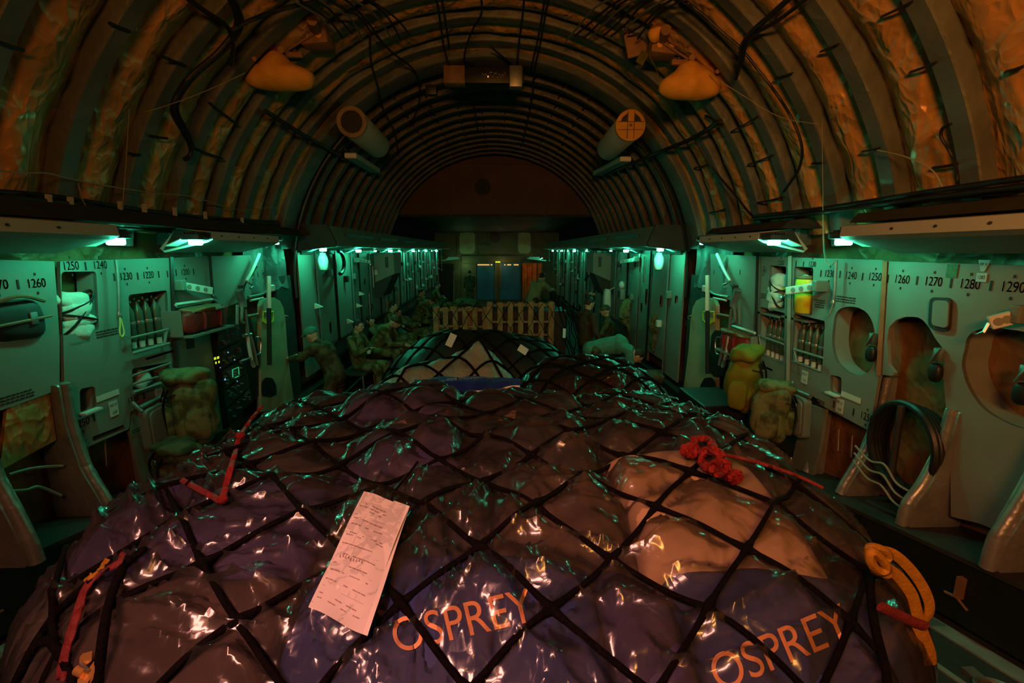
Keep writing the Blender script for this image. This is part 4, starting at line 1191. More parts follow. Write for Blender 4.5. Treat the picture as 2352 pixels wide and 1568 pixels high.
# --- lower lining panels
def lowpanel(s, pts, m, x, label=None):
    mb = MB(); mb.prism([onX(a, b, s * x) for a, b in pts], (s * .03, 0, 0)); return mb.build('panel', m, WALL[s], 0)
lowpanel(1, [(1690, 812), (1806, 895), (1830, 1000), (1790, 1180), (1560, 1100), (1600, 830)], 'dark', 3.08)
lowpanel(1, [(1848, 925), (1896, 940), (1880, 1040), (1858, 1115), (1812, 1090)], 'panel2', 2.98)
lowpanel(-1, [(405, 772), (487, 755), (500, 860), (528, 985), (440, 1010), (412, 960)], 'panel2', 2.97)
lowpanel(-1, [(288, 945), (360, 925), (388, 1100), (345, 1165)], 'panel2', 2.99)
o = lowpanel(-1, [(428, 778), (446, 775), (447, 798), (430, 802)], 'black', 2.965); o.name = 'socket'
o = lowpanel(-1, [(468, 880), (474, 878), (480, 905), (474, 910)], 'black', 2.965); o.name = 'slot'
mb = MB(); mb.prism([onX(x, y, -3.0) for x, y in ((20, 905), (112, 893), (130, 1010), (0, 1080))], (-.02, 0, 0)); mb.build('panel', 'blanket', WALL[-1], 0)
for x0, y0, x1, y1, s in ((200, 1012, 205, 1085, -1), (240, 1000, 245, 1070, -1), (1927, 985, 1925, 1035, 1), (1958, 1000, 1955, 1050, 1)):
    mb = MB(); mb.tube([onX(x0, y0, s * 3.05), onX(x1, y1, s * 3.05)], .006, 5); mb.build('post', 'wire', WALL[s])

# --- forward panels, both sides, with their slots, switch boxes and little brackets
rr = random.Random(21)
for s in (-1, 1):
    y = 7.40; i = 0
    while y < 23.5:
        L_ = rr.uniform(.62, .95)
        x = 2.93 + rr.uniform(-.03, .03); zb = rr.uniform(.45, .75); m = rr.choice(['panel', 'panel', 'panel2'])
        out = [V((0, y, zb)), V((0, y + L_ - .03, zb)), V((0, y + L_ - .03, 2.58)), V((0, y, 2.58))]
        holes = []
        for k_ in range(rr.choice([0, 1, 2])):
            cy, cz, hy, hz = y + rr.uniform(.15, L_ - .2), rr.uniform(1.2, 2.35), rr.uniform(.03, .09), rr.uniform(.06, .16)
            holes.append(rpoly([V((0, cy - hy, cz - hz)), V((0, cy + hy, cz - hz)), V((0, cy + hy, cz + hz)), V((0, cy - hy, cz + hz))], .03))
        if len(holes) == 2 and abs(holes[0][0].y - holes[1][0].y) < .25: holes.pop()
        pl = plate('panel', out, holes, s * x, .025, m, WALL[s], .06)
        for k_ in range(rr.choice([1, 2, 2, 3])):
            cy, cz = y + rr.uniform(.1, L_ - .1), rr.uniform(1.0, 2.3)
            mb = MB(); q = rr.random()
            if q < .4: mb.box((s * (x - .04), cy, cz), (.08, .10, .12), bev=.01); mb.build('switch_box', rr.choice(['dark', 'white', 'panel2']), pl, 0)
            elif q < .75: mb.prism([(s * (x - .01), cy, cz), (s * (x - .13), cy, cz + .03), (s * (x - .01), cy, cz + .09)], (0, .07, 0)); mb.build('seat_bracket', 'white', pl, 0)
            else: mb.tube([(s * (x - .03), cy, cz - .3), (s * (x - .03), cy, cz + .2)], .014, 6); mb.build('conduit', 'alu', pl)
        mb = MB(); mb.tube([(s * (x - .02), y + L_ - .015, .4), (s * (x - .02), y + L_ - .015, 2.6)], .018, 4); mb.build('edge_rail', 'black' if i % 2 else 'alu', pl, 0)
        y += L_; i += 1
# angled white cabinet faces on both sides
for s, (x0, y0, x1, y1, x2, y2, x3, y3), Y_ in ((-1, (925, 582, 938, 580, 938, 612, 905, 620), 12.3), (1, (1336, 580, 1350, 580, 1365, 620, 1337, 610), 12.6)):
    t = thing('wall_cabinet', 'pale angled cabinet face lit under the soffit, %s wall, halfway forward' % ('left' if s < 0 else 'right'), 'cabinet', (s * 2.75, Y_, 1.55))
    mb = MB(); mb.prism([(s * 2.92, Y_ - .5, 2.56), (s * 2.45, Y_ - .5, 2.56), (s * 2.45, Y_ - .5, 2.05), (s * 2.92, Y_ - .5, 1.85)], (0, .9, 0)); mb.build('body', 'panel', t, 0)
    mb = MB(); mb.prism([(s * 2.92, Y_ - .5, 1.85), (s * 2.5, Y_ - .5, 2.02), (s * 2.75, Y_ - .5, 1.5), (s * 2.92, Y_ - .5, 1.45)], (0, .9, 0)); mb.build('underside', 'dark', t, 0)
    mb = MB(); mb.box((s * 2.62, Y_ - .51, 2.33), (.07, .02, .25), bev=.008); mb.build('slot', 'black', t, 0)
# ------------------------------------------------------------------ loose and fitted things along the walls
def wx(px, py, s, x=XP): return onX(px, py, s * x)
# gas bottles in the racks
M['bottleneck'] = mat('bottle_valve_white', (0.6, 0.62, 0.58), .5)
def make_bottle():
    t = thing('gas_bottle', 'x', 'bottle', (0, 0, 0), 'small dark bottles in the wall racks')
    mb = MB(); mb.lathe((0, 0, 0), [(.030, .06), (.036, .075), (.036, .30), (.032, .33), (.018, .36), (.012, .38), (.012, .40)], 14); mb.build('body', 'bottle', t)
    mb = MB(); mb.lathe((0, 0, .205), [(.0375, 0), (.0385, .006), (.0385, .024), (.0375, .03)], 14); mb.build('band', 'steel', t)
    mb = MB(); mb.lathe((0, 0, 0), [(.020, 0), (.024, .01), (.024, .05), (.030, .061)], 12); mb.build('cap', 'bottleneck', t)
    mb = MB(); mb.box((0, 0, .405), (.05, .02, .015)); mb.cyl((-.02, 0, .40), (-.02, 0, .43), .008, n=8); mb.build('valve', 'steel', t)
    return t
proto = None
def bottles(s, pts, top, bot, words_, x=3.05):
    global proto
    for i, (px) in enumerate(pts):
        a = wx(px, top[0] + (top[1] - top[0]) * i / (len(pts) - 1), s, x); b = wx(px, bot[0] + (bot[1] - bot[0]) * i / (len(pts) - 1), s, x)
        h = (a.z - b.z) / .43
        lab = '%s dark bottle in the %s' % (('first', 'second', 'third', 'last')[i], words_)
        if proto is None: proto = make_bottle(); o = proto
        else: o = dup(proto, (0, 0, 0))
        o.location = (b.x, b.y, b.z); o.scale = (1, 1, h); o['label'] = lab
bottles(1, [1838, 1853, 1868, 1884], (735, 745), (830, 850), 'rack left of the small oval, counted from the door')
bottles(1, [1765, 1775, 1785, 1796], (722, 730), (815, 828), 'rack under the white bag bundle, counted from the door', 3.07)
bottles(-1, [308, 328, 347, 367], (685, 676), (800, 788), 'left wall rack under 1220, counted from the aft end')
def rail(s, pts, r=.011, x=2.94, m='panel', name='guard_rail', par=None): mb = MB(); mb.tube([wx(a, b, s, x) for a, b in pts], r, 6); return mb.build(name, m, par or WALL[s])
rail(1, [(1824, 802), (1891, 822)]); rail(1, [(1824, 800), (1830, 832)]); rail(1, [(1742, 770), (1799, 790)]); rail(1, [(1744, 772), (1750, 810)])
rail(-1, [(300, 776), (386, 756)]); rail(-1, [(303, 812), (388, 789)], .016); rail(-1, [(382, 757), (378, 790)]); rail(-1, [(305, 862), (391, 834)]); rail(-1, [(306, 882), (391, 857)]); rail(-1, [(306, 902), (395, 872)], .016)
# shelf floors behind openings
for s, px, py in ((1, 1845, 725), (1, 1784, 716), (-1, 182, 772), (1, 1855, 850), (1, 1772, 834), (-1, 345, 806), (-1, 347, 895)):
    c = wx(px, py, s, 3.08); mb = MB(); mb.box((c.x, c.y, c.z - .03), (.2, .40, .02)); mb.build('shelf', 'panel2', WALL[s], 0)
# yellow bucket
c = wx(1846, 718, 1, 3.03)
t = thing('bucket', 'yellow plastic bucket with a dark lid in the opening under the number 1220', 'bucket', c)
mb = MB(); mb.lathe(c, [(.075, 0), (.082, .01), (.092, .15), (.094, .19), (.088, .2)], 22); mb.build('body', 'bucket', t)
mb = MB(); mb.lathe(c + V((0, 0, .20)), [(.096, 0), (.098, .02), (.098, .10), (.094, .12), (.086, .125)], 22); mb.build('upper_bucket', 'bucket', t)
mb = MB(); mb.lathe(c + V((0, 0, .325)), [(.096, 0), (.099, .012), (.09, .03)], 22); mb.build('lid', 'brown', t)
mb = MB(); mb.tube([c + V((-.02, .102 * math.cos(a), .27 + .09 * math.sin(a))) for a in [PI * i / 12 for i in range(13)]], .006, 6); mb.build('handle', 'white', t)
# cloth bundles in openings
def bundle(s, c, size, label, seed, strapm='dark'):
    t = thing('cloth_bundle', label, 'bundle', c - V((0, 0, size[2])))
    rr = random.Random(seed)
    for k_ in range(4):
        mb = MB(); q = c + V((rr.uniform(-.01, .01), rr.uniform(-.25, .25) * size[1], size[2] * (-.65 + .43 * k_)))
        rot = Matrix.Rotation(rr.uniform(-.35, .35), 3, 'X')
        mb.ell(q, (size[0], size[1] * rr.uniform(.75, 1.0), size[2] * .42), rot, 20, 12, .75, .35, 12); mb.build('fold', 'cloth', t, 60)
    mb = MB()
    for dz, tilt in ((.45, .3), (-.1, -.25), (.1, .9)):
        mb.tube([c + V((math.cos(a) * size[0] * 1.08, math.sin(a) * size[1] * 1.02, size[2] * dz + math.sin(a) * tilt * size[2])) for a in [2 * PI * i / 24 for i in range(24)]], .011, 6, True, .4)
    mb.build('strap', strapm, t)
    return t
bundle(-1, wx(172, 724, -1, 3.03), (.07, .16, .17), 'white strapped cloth bundle in the opening under the number 1250, left wall', 4)
bundle(1, wx(1784, 672, 1, 3.04), (.06, .10, .19), 'white bag bundle with straps and dark letters in the opening under 1200, right wall', 6)
me_p = wx(1772, 657, 1, 3.0)
walltext('ISA', V((2.985, me_p.y, me_p.z)), .075, 1, bpy.data.objects['cloth_bundle.001'], 'ink', 'lettering', .8, .0)
c = wx(1800, 662, 1, 3.09); mb = MB(); mb.ell(c, (.05, .06, .09), None, 14, 10, .8, .2, 10); tag(mb.build('pouch', 'bucket', smooth=60), 'yellow pouch half hidden behind the white bag bundle, right wall', 'pouch')
c = wx(322, 874, -1, 3.06); mb = MB(); mb.ell(c, (.06, .09, .08), Matrix.Rotation(.5, 3, 'X'), 18, 12, .8, .4, 14); tag(mb.build('cloth_roll', 'cloth', smooth=60), 'pale cloth roll behind the lower guard rails, left wall', 'cloth')
rr = random.Random(4)
for i in range(4):
    c = wx(345 + i * 13, 878 - i * 3, -1, 3.08); mb = MB(); mb.lathe(c - V((0, 0, .08)), [(.028, 0), (.032, .01), (.032, .11), (.02, .14), (.012, .16)], 12)
    tag(mb.build('canister', 'bottle'), '%s of the dark canisters beside the pale cloth roll, left wall' % ('first', 'second', 'third', 'last')[i], 'canister', 'canisters in the lower rack')
# dark kit in L1 opening and the clip on R1
c = wx(10, 735, -1, 3.03)
t = thing('equipment_pouch', 'dark metallic equipment pouch in the opening at the left picture edge', 'pouch', c - V((0, 0, .12)))
mb = MB(); mb.ell(c, (.10, .20, .13), None, 18, 12, .55, .2, 8); mb.build('body', 'dark', t, 60)
mb = MB(); mb.tube(cr([c + V((.08, -.2, .10)), c + V((.12, 0, .15)), c + V((.08, .2, .10))], 6), .012, 6); mb.tube([c + V((.1, -.18, -.02)), c + V((.11, .2, .0))], .010, 6); mb.build('strap', 'brown', t)
mb = MB(); mb.box(c + V((.10, .08, 0)), (.03, .05, .08), bev=.006); mb.build('clasp', 'steel', t)
# swing arms (folding white arms on the panels)
def swing_arm(s, p0, p1, label, x=2.93):
    a, b = wx(p0[0], p0[1], s, x), wx(p1[0], p1[1], s, x)
    b = b + V((-s * .10, 0, 0))
    t = thing('swing_arm', label, 'bracket arm', a)
    d = (b - a).normalized(); rot = d.to_track_quat('X', 'Z').to_matrix()
    mb = MB(); mb.box((a + b) / 2, ((b - a).length, .05, .075), rot, bev=.008); mb.build('arm', 'white', t, 0)
    mb = MB()
    for k_ in (.25, .5, .75): mb.cyl(a.lerp(b, k_) - rot.col[1] * .03, a.lerp(b, k_) + rot.col[1] * .03, .022, n=14)
    mb.build('boss', 'panel', t)
    mb = MB(); mb.box(a, (.12, .06, .10), bev=.01); mb.build('mount', 'panel2', t, 0)
    mb = MB(); mb.tube([b, b + V((-s * .02, 0, -.05)), b + V((-s * .02, .04, -.075)), b + V((-s * .02, .06, -.06))], .010, 6); mb.build('hook', 'steel', t)
swing_arm(1, (1884, 657), (1832, 668), 'white folding arm swung across the yellow bucket opening, right wall')
swing_arm(-1, (410, 655), (462, 668), 'white folding arm with a hook beside the number 1200, left wall')
swing_arm(1, (2352, 722), (2312, 742), 'white folding arm with a hook above the large oval, right picture edge', 2.92)
swing_arm(-1, (820, 597), (838, 602), 'white folding arm on the left wall, first forward of the hanging white bag', 2.85)
swing_arm(1, (1462, 595), (1436, 602), 'white folding arm on the right wall, first forward of the hanging white bag', 2.85)
# black latches on right ovals
for (px, py, lab) in ((2003, 795, 'black latch inside the right rim of the smaller oval'), (2152, 835, 'black latch on the right rim of the arched opening'), (2352, 880, 'black latch at the right edge of the large oval')):
    c = wx(px, py, 1, 2.96); t = thing('latch', lab, 'latch', c - V((0, 0, .1)))
    mb = MB(); mb.box(c + V((0, 0, .06)), (.04, .05, .09), bev=.008); mb.tube([c + V((-.02, -.03, .11)), c + V((-.03, 0, .05)), c + V((-.02, .03, .0))], .008, 6); mb.build('clip', 'steel', t)
    mb = MB(); mb.ell(c - V((0, 0, .06)), (.03, .045, .065), None, 14, 9, .8); mb.build('pad', 'black', t)
# lanyards
def lanyard(s, pts, loop, label, x=2.93, m2='wire'):
    t = thing('lanyard', label, 'lanyard', wx(pts[-1][0], pts[-1][1], s, x))
    mb = MB(); mb.tube(cr([wx(a, b, s, x) for a, b in pts], 6), .013, 8); mb.build('sheath', 'alu', t)
    mb = MB(); c = wx(pts[-1][0], pts[-1][1], s, x); mb.lathe(c + V((0, 0, -.06)), [(.010, 0), (.018, .02), (.018, .05), (.012, .07)], 10); mb.build('ferrule', 'steel', t)
    mb = MB(); mb.tube(cr([wx(a, b, s, x - .01) for a, b in loop], 6, s < 0), .006, 6, s < 0); mb.build('cord_loop', m2, t)
    return t
M['yellowcord'] = mat('yellow_cord', (.60, .60, .20), .6)
lanyard(-1, [(266, 597), (269, 620), (272, 660), (273, 718)], [(276, 728), (282, 748), (285, 765), (279, 773), (275, 762), (276, 745)], 'silver lanyard tube ending in a yellow cord loop, left wall', m2='yellowcord')
t = lanyard(1, [(1921, 598), (1919, 630), (1917, 670), (1914, 690)], [(1913, 700), (1908, 712), (1905, 722), (1898, 730)], 'silver lanyard tube with a pale cord tail, beside the number 1240', m2='wire')
mb = MB(); mb.tube(cr([wx(a, b, 1, 2.85) for a, b in ((1890, 490), (1892, 560), (1898, 600), (1910, 608), (1920, 598))], 7), .006, 6); mb.build('upper_cord', 'wire', t)
# red bags
def redbag(s, quadpx, x0, label):
    P_ = [wx(a, b, s, x0) for a, b in quadpx]; c = sum(P_, V()) / 4
    t = thing('red_bag', label, 'bag', c - V((0, 0, .15)))
    hy = abs(P_[1].y - P_[0].y) / 2; hz = abs(P_[0].z - P_[3].z) / 2
    mb = MB(); mb.ell(c + V((s * .06, 0, 0)), (.13, hy, hz), None, 28, 16, .35, .12, 9); mb.build('body', 'redbag', t, 60)
    mb = MB()
    for dy in (-.4, .35): mb.tube(cr([c + V((-s * .075, dy * hy, -hz * .8)), c + V((-s * .09, dy * hy, hz * .5)), c + V((-s * .02, dy * hy, hz * 1.04))], 4), .016, 6, flat=.3, up=(0, 1, 0))
    mb.build('strap', 'redbag', t)
    mb = MB(); mb.ell(c + V((-s * .01, 0, hz * .98)), (.10, hy * .8, .03), None, 22, 8, .7, .5, 14); mb.build('flap', 'brown', t, 60)
    mb = MB(); mb.box(c + V((s * .06, 0, -hz - .02)), (.30, hy * 2.1, .02)); mb.build('shelf', 'panel', t, 0)
    mb = MB(); mb.box(c + V((s * .10, -hy * 1.08, 0)), (.22, .02, hz * 2.3)); mb.build('side_frame', 'panel', t, 0)
redbag(-1, [(418, 712), (515, 702), (515, 748), (418, 765)], 2.86, 'dark red bag strapped on a shelf under the white folding arm, left wall')
redbag(1, [(1660, 762), (1722, 768), (1722, 812), (1660, 806)], 2.88, 'dark red bag strapped on a shelf behind the pole, right wall')
mb = MB(); a, b = wx(404, 700, -1, 2.93), wx(488, 688, -1, 2.93); mb.tube([a, b], .018, 4); tag(mb.build('shelf_bar', 'white', smooth=0), 'pale shelf bar over the dark red bag, left wall', 'bar')
mb = MB(); a, b = wx(1682, 748, 1, 2.93), wx(1734, 765, 1, 2.93); mb.tube([a, b], .018, 4); tag(mb.build('shelf_bar', 'white', smooth=0), 'pale shelf bar over the dark red bag, right wall', 'bar')

# electronics rack on the left
P_ = [(489, 752), (575, 728), (612, 890), (520, 985)]
t = thing('equipment_rack', 'black electronics rack with lit readouts left of the crew door', 'rack', wx(550, 980, -1, 2.9))
mb = MB(); mb.prism([wx(a, b, -1, 2.93) for a, b in P_], (-.2, 0, 0)); mb.build('cabinet', 'black', t, 0)
rr = random.Random(8)
def rackpt(u, v, x=2.925):
    a = [P_[i] for i in range(4)]
    px = (a[0][0] * (1 - u) + a[1][0] * u) * (1 - v) + (a[3][0] * (1 - u) + a[2][0] * u) * v
    py = (a[0][1] * (1 - u) + a[1][1] * u) * (1 - v) + (a[3][1] * (1 - u) + a[2][1] * u) * v
    return wx(px, py, -1, x)
for k_, (v0, v1) in enumerate(((.03, .22), (.25, .42), (.44, .62), (.64, .8), (.82, .97))):
    mb = MB(); mb.prism([rackpt(u, v) for u, v in ((.05, v0), (.62, v0), (.62, v1), (.05, v1))], (.02, 0, 0)); un = mb.build('control_unit', 'dark', t, 0)
    for i in range(12):
        c = rackpt(rr.uniform(.1, .58), rr.uniform(v0 + .02, v1 - .02), 2.90); mb = MB(); mb.cyl(c, c + V((.03, 0, 0)), .010, n=8); mb.build('knob', 'alu', un)
def led(px, py, w_, h_, m, nm='readout'):
    c = wx(px, py, -1, 2.90); mb = MB(); mb.box(c, (.006, w_, h_)); mb.build(nm, m, t, 0)
led(494, 823, .03, .025, 'glow_yellow'); led(501, 821, .03, .025, 'glow_yellow'); led(496, 833, .018, .022, 'glow_yellow'); led(503, 831, .018, .022, 'glow_yellow')
led(524, 809, .014, .014, 'glow_cyan', 'indicator'); led(517, 871, .02, .02, 'glow_cyan', 'indicator'); led(539, 826, .012, .014, 'glow_cyan', 'indicator'); led(506, 844, .01, .01, 'glow_cyan', 'indicator'); led(545, 875, .012, .012, 'glow_cyan', 'indicator')
mb = MB()
q = [wx(a, b, -1, 2.895) for a, b in ((534, 849), (548, 843), (549, 863), (535, 869))]
mb.tube(q, .006, 4, True); mb.build('screen_frame', 'glow_green', t, 0)
# poles, brackets and hose in front of the door, both sides
def polething(s, base, top, label, X, extra=()):
    a, b = wx(base[0], base[1], s, X), wx(top[0], top[1], s, X)
    t = thing('stowed_pole', label, 'pole', a)
    mb = MB(); mb.tube([a, a.lerp(b, .64)], .026, 8); mb.build('shaft', 'black', t)
    mb = MB(); mb.tube([a.lerp(b, .64), b], .028, 4); mb.build('head', 'doormark' if 0 else 'white', t, 0)
    mb = MB(); mb.box(a.lerp(b, .86) + V((0, s * -.0 + .07, 0)), (.05, .10, .08), bev=.01); mb.build('clamp', 'white', t, 0)
    return t
polething(-1, (619, 838), (617, 634), 'black pole with a white clamped head standing before the left crew door', 2.70)
polething(1, (1625, 858), (1625, 632), 'black pole with a white clamped head standing before the right crew door', 2.70)
def arm_cluster(s, m, label):
    """folded stanchion cluster: m maps left-wall photo x to this side"""
    W_ = lambda x, y, X=2.82: wx(m(x), y, s, X)
    t = thing('stanchion_cluster', label, 'folded stanchions', W_(575, 880))
    for nm, pts, r, mt in (('brace', [(596, 583), (580, 620), (566, 645)], .018, 'white'), ('brace', [(590, 612), (565, 650), (560, 662)], .010, 'black'),
                           ('clamp', [(548, 665), (556, 690), (558, 705)], .045, 'alu'), ('clamp', [(553, 655), (557, 680)], .03, 'dark'),
                           ('jaw', [(572, 650), (582, 655), (575, 662)], .014, 'alu'), ('bar', [(570, 682), (600, 676), (612, 668)], .016, 'alu'), ('bar', [(575, 690), (604, 684)], .014, 'white'),
                           ('leg', [(545, 700), (544, 745)], .018, 'alu'), ('leg', [(556, 705), (553, 735), (558, 742)], .024, 'alu'), ('leg', [(562, 710), (568, 760), (575, 800), (580, 840)], .022, 'alu'),
                           ('leg', [(568, 768), (574, 810), (583, 842)], .020, 'white'), ('leg', [(574, 770), (582, 800), (590, 838)], .022, 'panel2'), ('collar', [(560, 770), (576, 768)], .022, 'alu'),
                           ('handle', [(588, 774), (598, 778), (599, 800), (596, 812), (585, 814)], .010, 'steel'), ('crosstube', [(566, 727), (592, 722)], .020, 'brown'), ('crosstube', [(552, 830), (575, 822)], .014, 'alu')):
        mb = MB(); mb.tube(cr([W_(*p) for p in pts], 4), r, 7); mb.build(nm, mt, t)
    return t
arm_cluster(-1, lambda x: x, 'cluster of folded metal stanchions and clamps beside the left crew door')
arm_cluster(1, lambda x: 1625 + (617 - x) * 1.02, 'cluster of folded metal stanchions and clamps beside the right crew door')
mb = MB(); mb.prism([wx(a, b, 1, 2.86) for a, b in ((1634, 770), (1642, 758), (1656, 760), (1662, 862), (1640, 865), (1626, 850))], (.1, 0, 0))
tag(mb.build('equipment_case', 'black', smooth=0), 'black case hanging behind the pole beside the right crew door', 'case')

# crew doors with rounded tops
for s, m_, nm in ((-1, lambda x: x, 'left'), (1, lambda x: 1615 + (628 - x) * 1.05, 'right')):
    out = [(600, 702), (604, 690), (616, 684), (630, 683), (643, 690), (651, 706), (656, 740), (660, 800), (668, 870), (676, 940), (600, 945)]
    o = plate('door', [wx(m_(a), b, s, 2.90) for a, b in out], [], s * 2.90, .05, 'doorskin')
    o.name = 'door_%d' % (1 if s < 0 else 2); struct(o)
    mb = MB(); q = [wx(m_(a), b, s, 2.885) for a, b in ((604, 716), (628, 716), (628, 735), (616, 747), (604, 738))]; mb.tube(q, .010, 4, True)
    mb.build('marking', 'doormark', o, 0)
    mb = MB(); q = [wx(m_(a), b, s, 2.89) for a, b in ((606, 732), (614, 736), (614, 746), (606, 742))]; mb.prism(q, (-s * .004, 0, 0)); mb.build('marking', 'doormark', o, 0)
    mb = MB(); q = [wx(m_(a), b, s, 2.88) for a, b in ((600, 880), (610, 866), (624, 868), (633, 885), (634, 906), (620, 912), (602, 908))]; mb.prism(rpoly(q, .03), (-s * .01, 0, 0)); mb.build('port', 'black', o, 0)
    mb = MB(); mb.tube([wx(m_(a), b, s, 2.87) for a, b in ((655, 725), (661, 727), (658, 732))], .014, 6); mb.build('door_handle', 'alu', o)
    lowpanel(s, [(m_(600), 842), (m_(665), 850), (m_(690), 1000), (m_(610), 1010)], 'panel2', 2.94)

# folded grey seats, packs and gear low on the walls
def folded_seat(s, poly, x, label):
    P_ = [wx(a, b, s, x) for a, b in poly]
    t = thing('folded_seat', label, 'seat', min(P_, key=lambda p: p.z))
    mb = MB(); mb.prism(rpoly(P_, .05), (s * .07, 0, 0)); mb.build('seat_pan', 'panel2', t, 0)
    mb = MB(); c = sum(P_, V()) / len(P_); mb.prism(rpoly([c + (p - c) * .86 + V((-s * .004, 0, 0)) for p in P_], .05), (-s * .012, 0, 0)); mb.build('cushion', 'panel', t, 30)
    mb = MB(); mb.tube([P_[0] + V((s * .05, 0, .03)), P_[1] + V((s * .05, 0, .03))], .02, 8); mb.tube([P_[0] + V((s * .03, .0, 0)), P_[0] + V((s * .1, 0, .08))], .016, 6); mb.build('hinge_tube', 'alu', t)
folded_seat(1, [(1798, 895), (1848, 918), (1842, 1010), (1812, 990)], 2.84, 'grey folded sidewall seat behind the camouflage rucksack, right wall')
folded_seat(-1, [(335, 945), (402, 910), (395, 1000), (352, 1040)], 2.84, 'grey folded sidewall seat under the placard AD 21, left wall')
M['haze'] = film('dusty_clear_curtain', (.75, .75, .75), .06, .25, 10, .6, .18)
mb = MB(); mb.grid(lambda u, v: wx(1672 + 62 * u + 0 * v, 815 + 12 * u + 90 * v, 1, 2.9 + .03 * math.sin(u * 19) + .02 * noise.noise(V((u * 5, v * 4, 0)))), 40, 20)
tag(mb.build('plastic_curtain', 'haze', smooth=60), 'dusty clear plastic curtain hanging under the red bag, right wall', 'plastic sheet')
# rucksacks
def rucksack(c, size, rz, m, label, seed, straps='black', camo=False):
    t = thing('rucksack', label, 'backpack', (c[0], c[1], c[2]))
    c = V(c); a, b, h = size; R_ = Matrix.Rotation(rz, 3, 'Z') @ Matrix.Rotation(.10 * ((seed % 3) - 1), 3, 'Y')
    mb = MB(); mb.ell(c + V((0, 0, h * .46)), (a, b, h * .48), R_, 36, 26, .6, .24, 6); mb.build('body', m, t, 60)
    mb = MB(); mb.ell(c + R_ @ V((0, -b * .15, h * .93)), (a * .98, b * .95, h * .13), R_, 30, 16, .8, .4, 9); mb.build('lid', m, t, 60)
    mb = MB(); mb.ell(c + R_ @ V((0, -b * .95, h * .34)), (a * .62, b * .35, h * .22), R_, 20, 12, .5, .12, 8); mb.build('front_pocket', m, t, 60)
    for sx in (-1, 1):
        mb = MB(); mb.ell(c + R_ @ V((sx * a * .98, 0, h * .30)), (a * .28, b * .6, h * .24), R_, 16, 10, .6, .12, 8); mb.build('side_pocket', m, t, 60)
        mb = MB(); mb.tube(cr([c + R_ @ V((sx * a * .45, -b * 1.02, h * .80)), c + R_ @ V((sx * a * .5, -b * 1.3, h * .55)), c + R_ @ V((sx * a * .45, -b * 1.15, h * .12))], 5), .016, 6, flat=.35, up=(1, 0, 0)); mb.build('strap', straps, t)
    mb = MB(); mb.tube(cr([c + R_ @ V((-a * .9, -b * .8, h * .72)), c + R_ @ V((0, -b * 1.18, h * .66)), c + R_ @ V((a * .9, -b * .8, h * .74))], 6), .014, 6, flat=.4, up=(0, 0, 1)); mb.build('buckle_strap', straps, t)
    mb = MB(); mb.box(c + R_ @ V((0, -b * 1.2, h * .66)), (.05, .02, .035), R_, bev=.005); mb.build('buckle', 'steel', t, 0)
    return t
a = onX(1694, 1000, 2.55)
rucksack((a.x, a.y, 1.02), (.20, .15, .62), .9, 'sack', 'yellow-green rucksack propped under the clear curtain, right wall', 1)
a = onX(1760, 1040, 2.6)
rucksack((a.x, a.y, .88), (.17, .16, .52), .9, 'camo', 'camouflage rucksack with a bright green top beside the yellow-green one, right wall', 2)
a = onX(455, 1010, -2.6)
rucksack((a.x, a.y, .95), (.22, .17, .62), -.9, 'camo', 'camouflage rucksack slumped beside the grey folded seat, left wall', 3)
a = onX(420, 1080, -2.55)
rucksack((a.x, a.y, .72), (.2, .15, .34), -.7, 'camodark', 'darker camouflage pack lying below the slumped rucksack, left wall', 4)
for loc, sz, lab in (((2.44, 5.05, 0), (.48, .7, 1.02), 'dark stowage box under the yellow-green rucksack, right side'), ((2.44, 4.36, 0), (.48, .62, .88), 'dark stowage box under the camouflage rucksack, right side'), ((-2.44, 4.9, 0), (.48, .85, .72), 'dark stowage box under the camouflage packs, left side')):
    mb = MB(); mb.box((loc[0], loc[1], sz[2] / 2), sz, bev=.015); tag(mb.build('stowage_box', 'black', smooth=0), lab, 'box')
# hose coil and cord in the arched niche on the right, rope in the left niche
c = onX(2105, 1035, 3.02)
t = thing('hose_coil', 'black hose coiled round a grey reel post inside the arched niche, right wall', 'hose', c - V((0, 0, .35)))
mb = MB()
for k_ in range(5): mb.tube([c + V((-.03 * k_, .27 * math.cos(a), .30 * math.sin(a) + .01 * k_)) for a in [2 * PI * i / 32 for i in range(32)]], .026, 8, True)
mb.build('coil', 'black', t)
mb = MB(); mb.tube([c + V((-.16, .0, .33)), c + V((-.16, -.01, -.34))], .022, 6); mb.build('post', 'dark', t)
mb = MB()
for k_ in range(3): mb.tube(cr([c + V((-.18, .33, -.10 - .06 * k_)), c + V((-.20, .15, -.14 - .07 * k_)), c + V((-.2, .02, -.11 - .08 * k_)), c + V((-.2, -.1, -.19 - .07 * k_)), c + V((-.19, -.22, -.2 - .07 * k_))], 6), .008, 6)
mb.build('cord', 'wire', t)
for k_, (pts, lab) in enumerate(((((20, 1090), (60, 1078), (100, 1072), (145, 1070)), 'upper pale rope looped in the niche under the number 1260'), (((20, 1128), (60, 1125), (90, 1118), (140, 1138)), 'lower pale rope looped in the niche under the number 1260'))):
    mb = MB(); mb.tube(cr([wx(a, b, -1, 2.98) for a, b in pts], 6), .010, 6); tag(mb.build('rope', 'wire'), lab, 'rope')
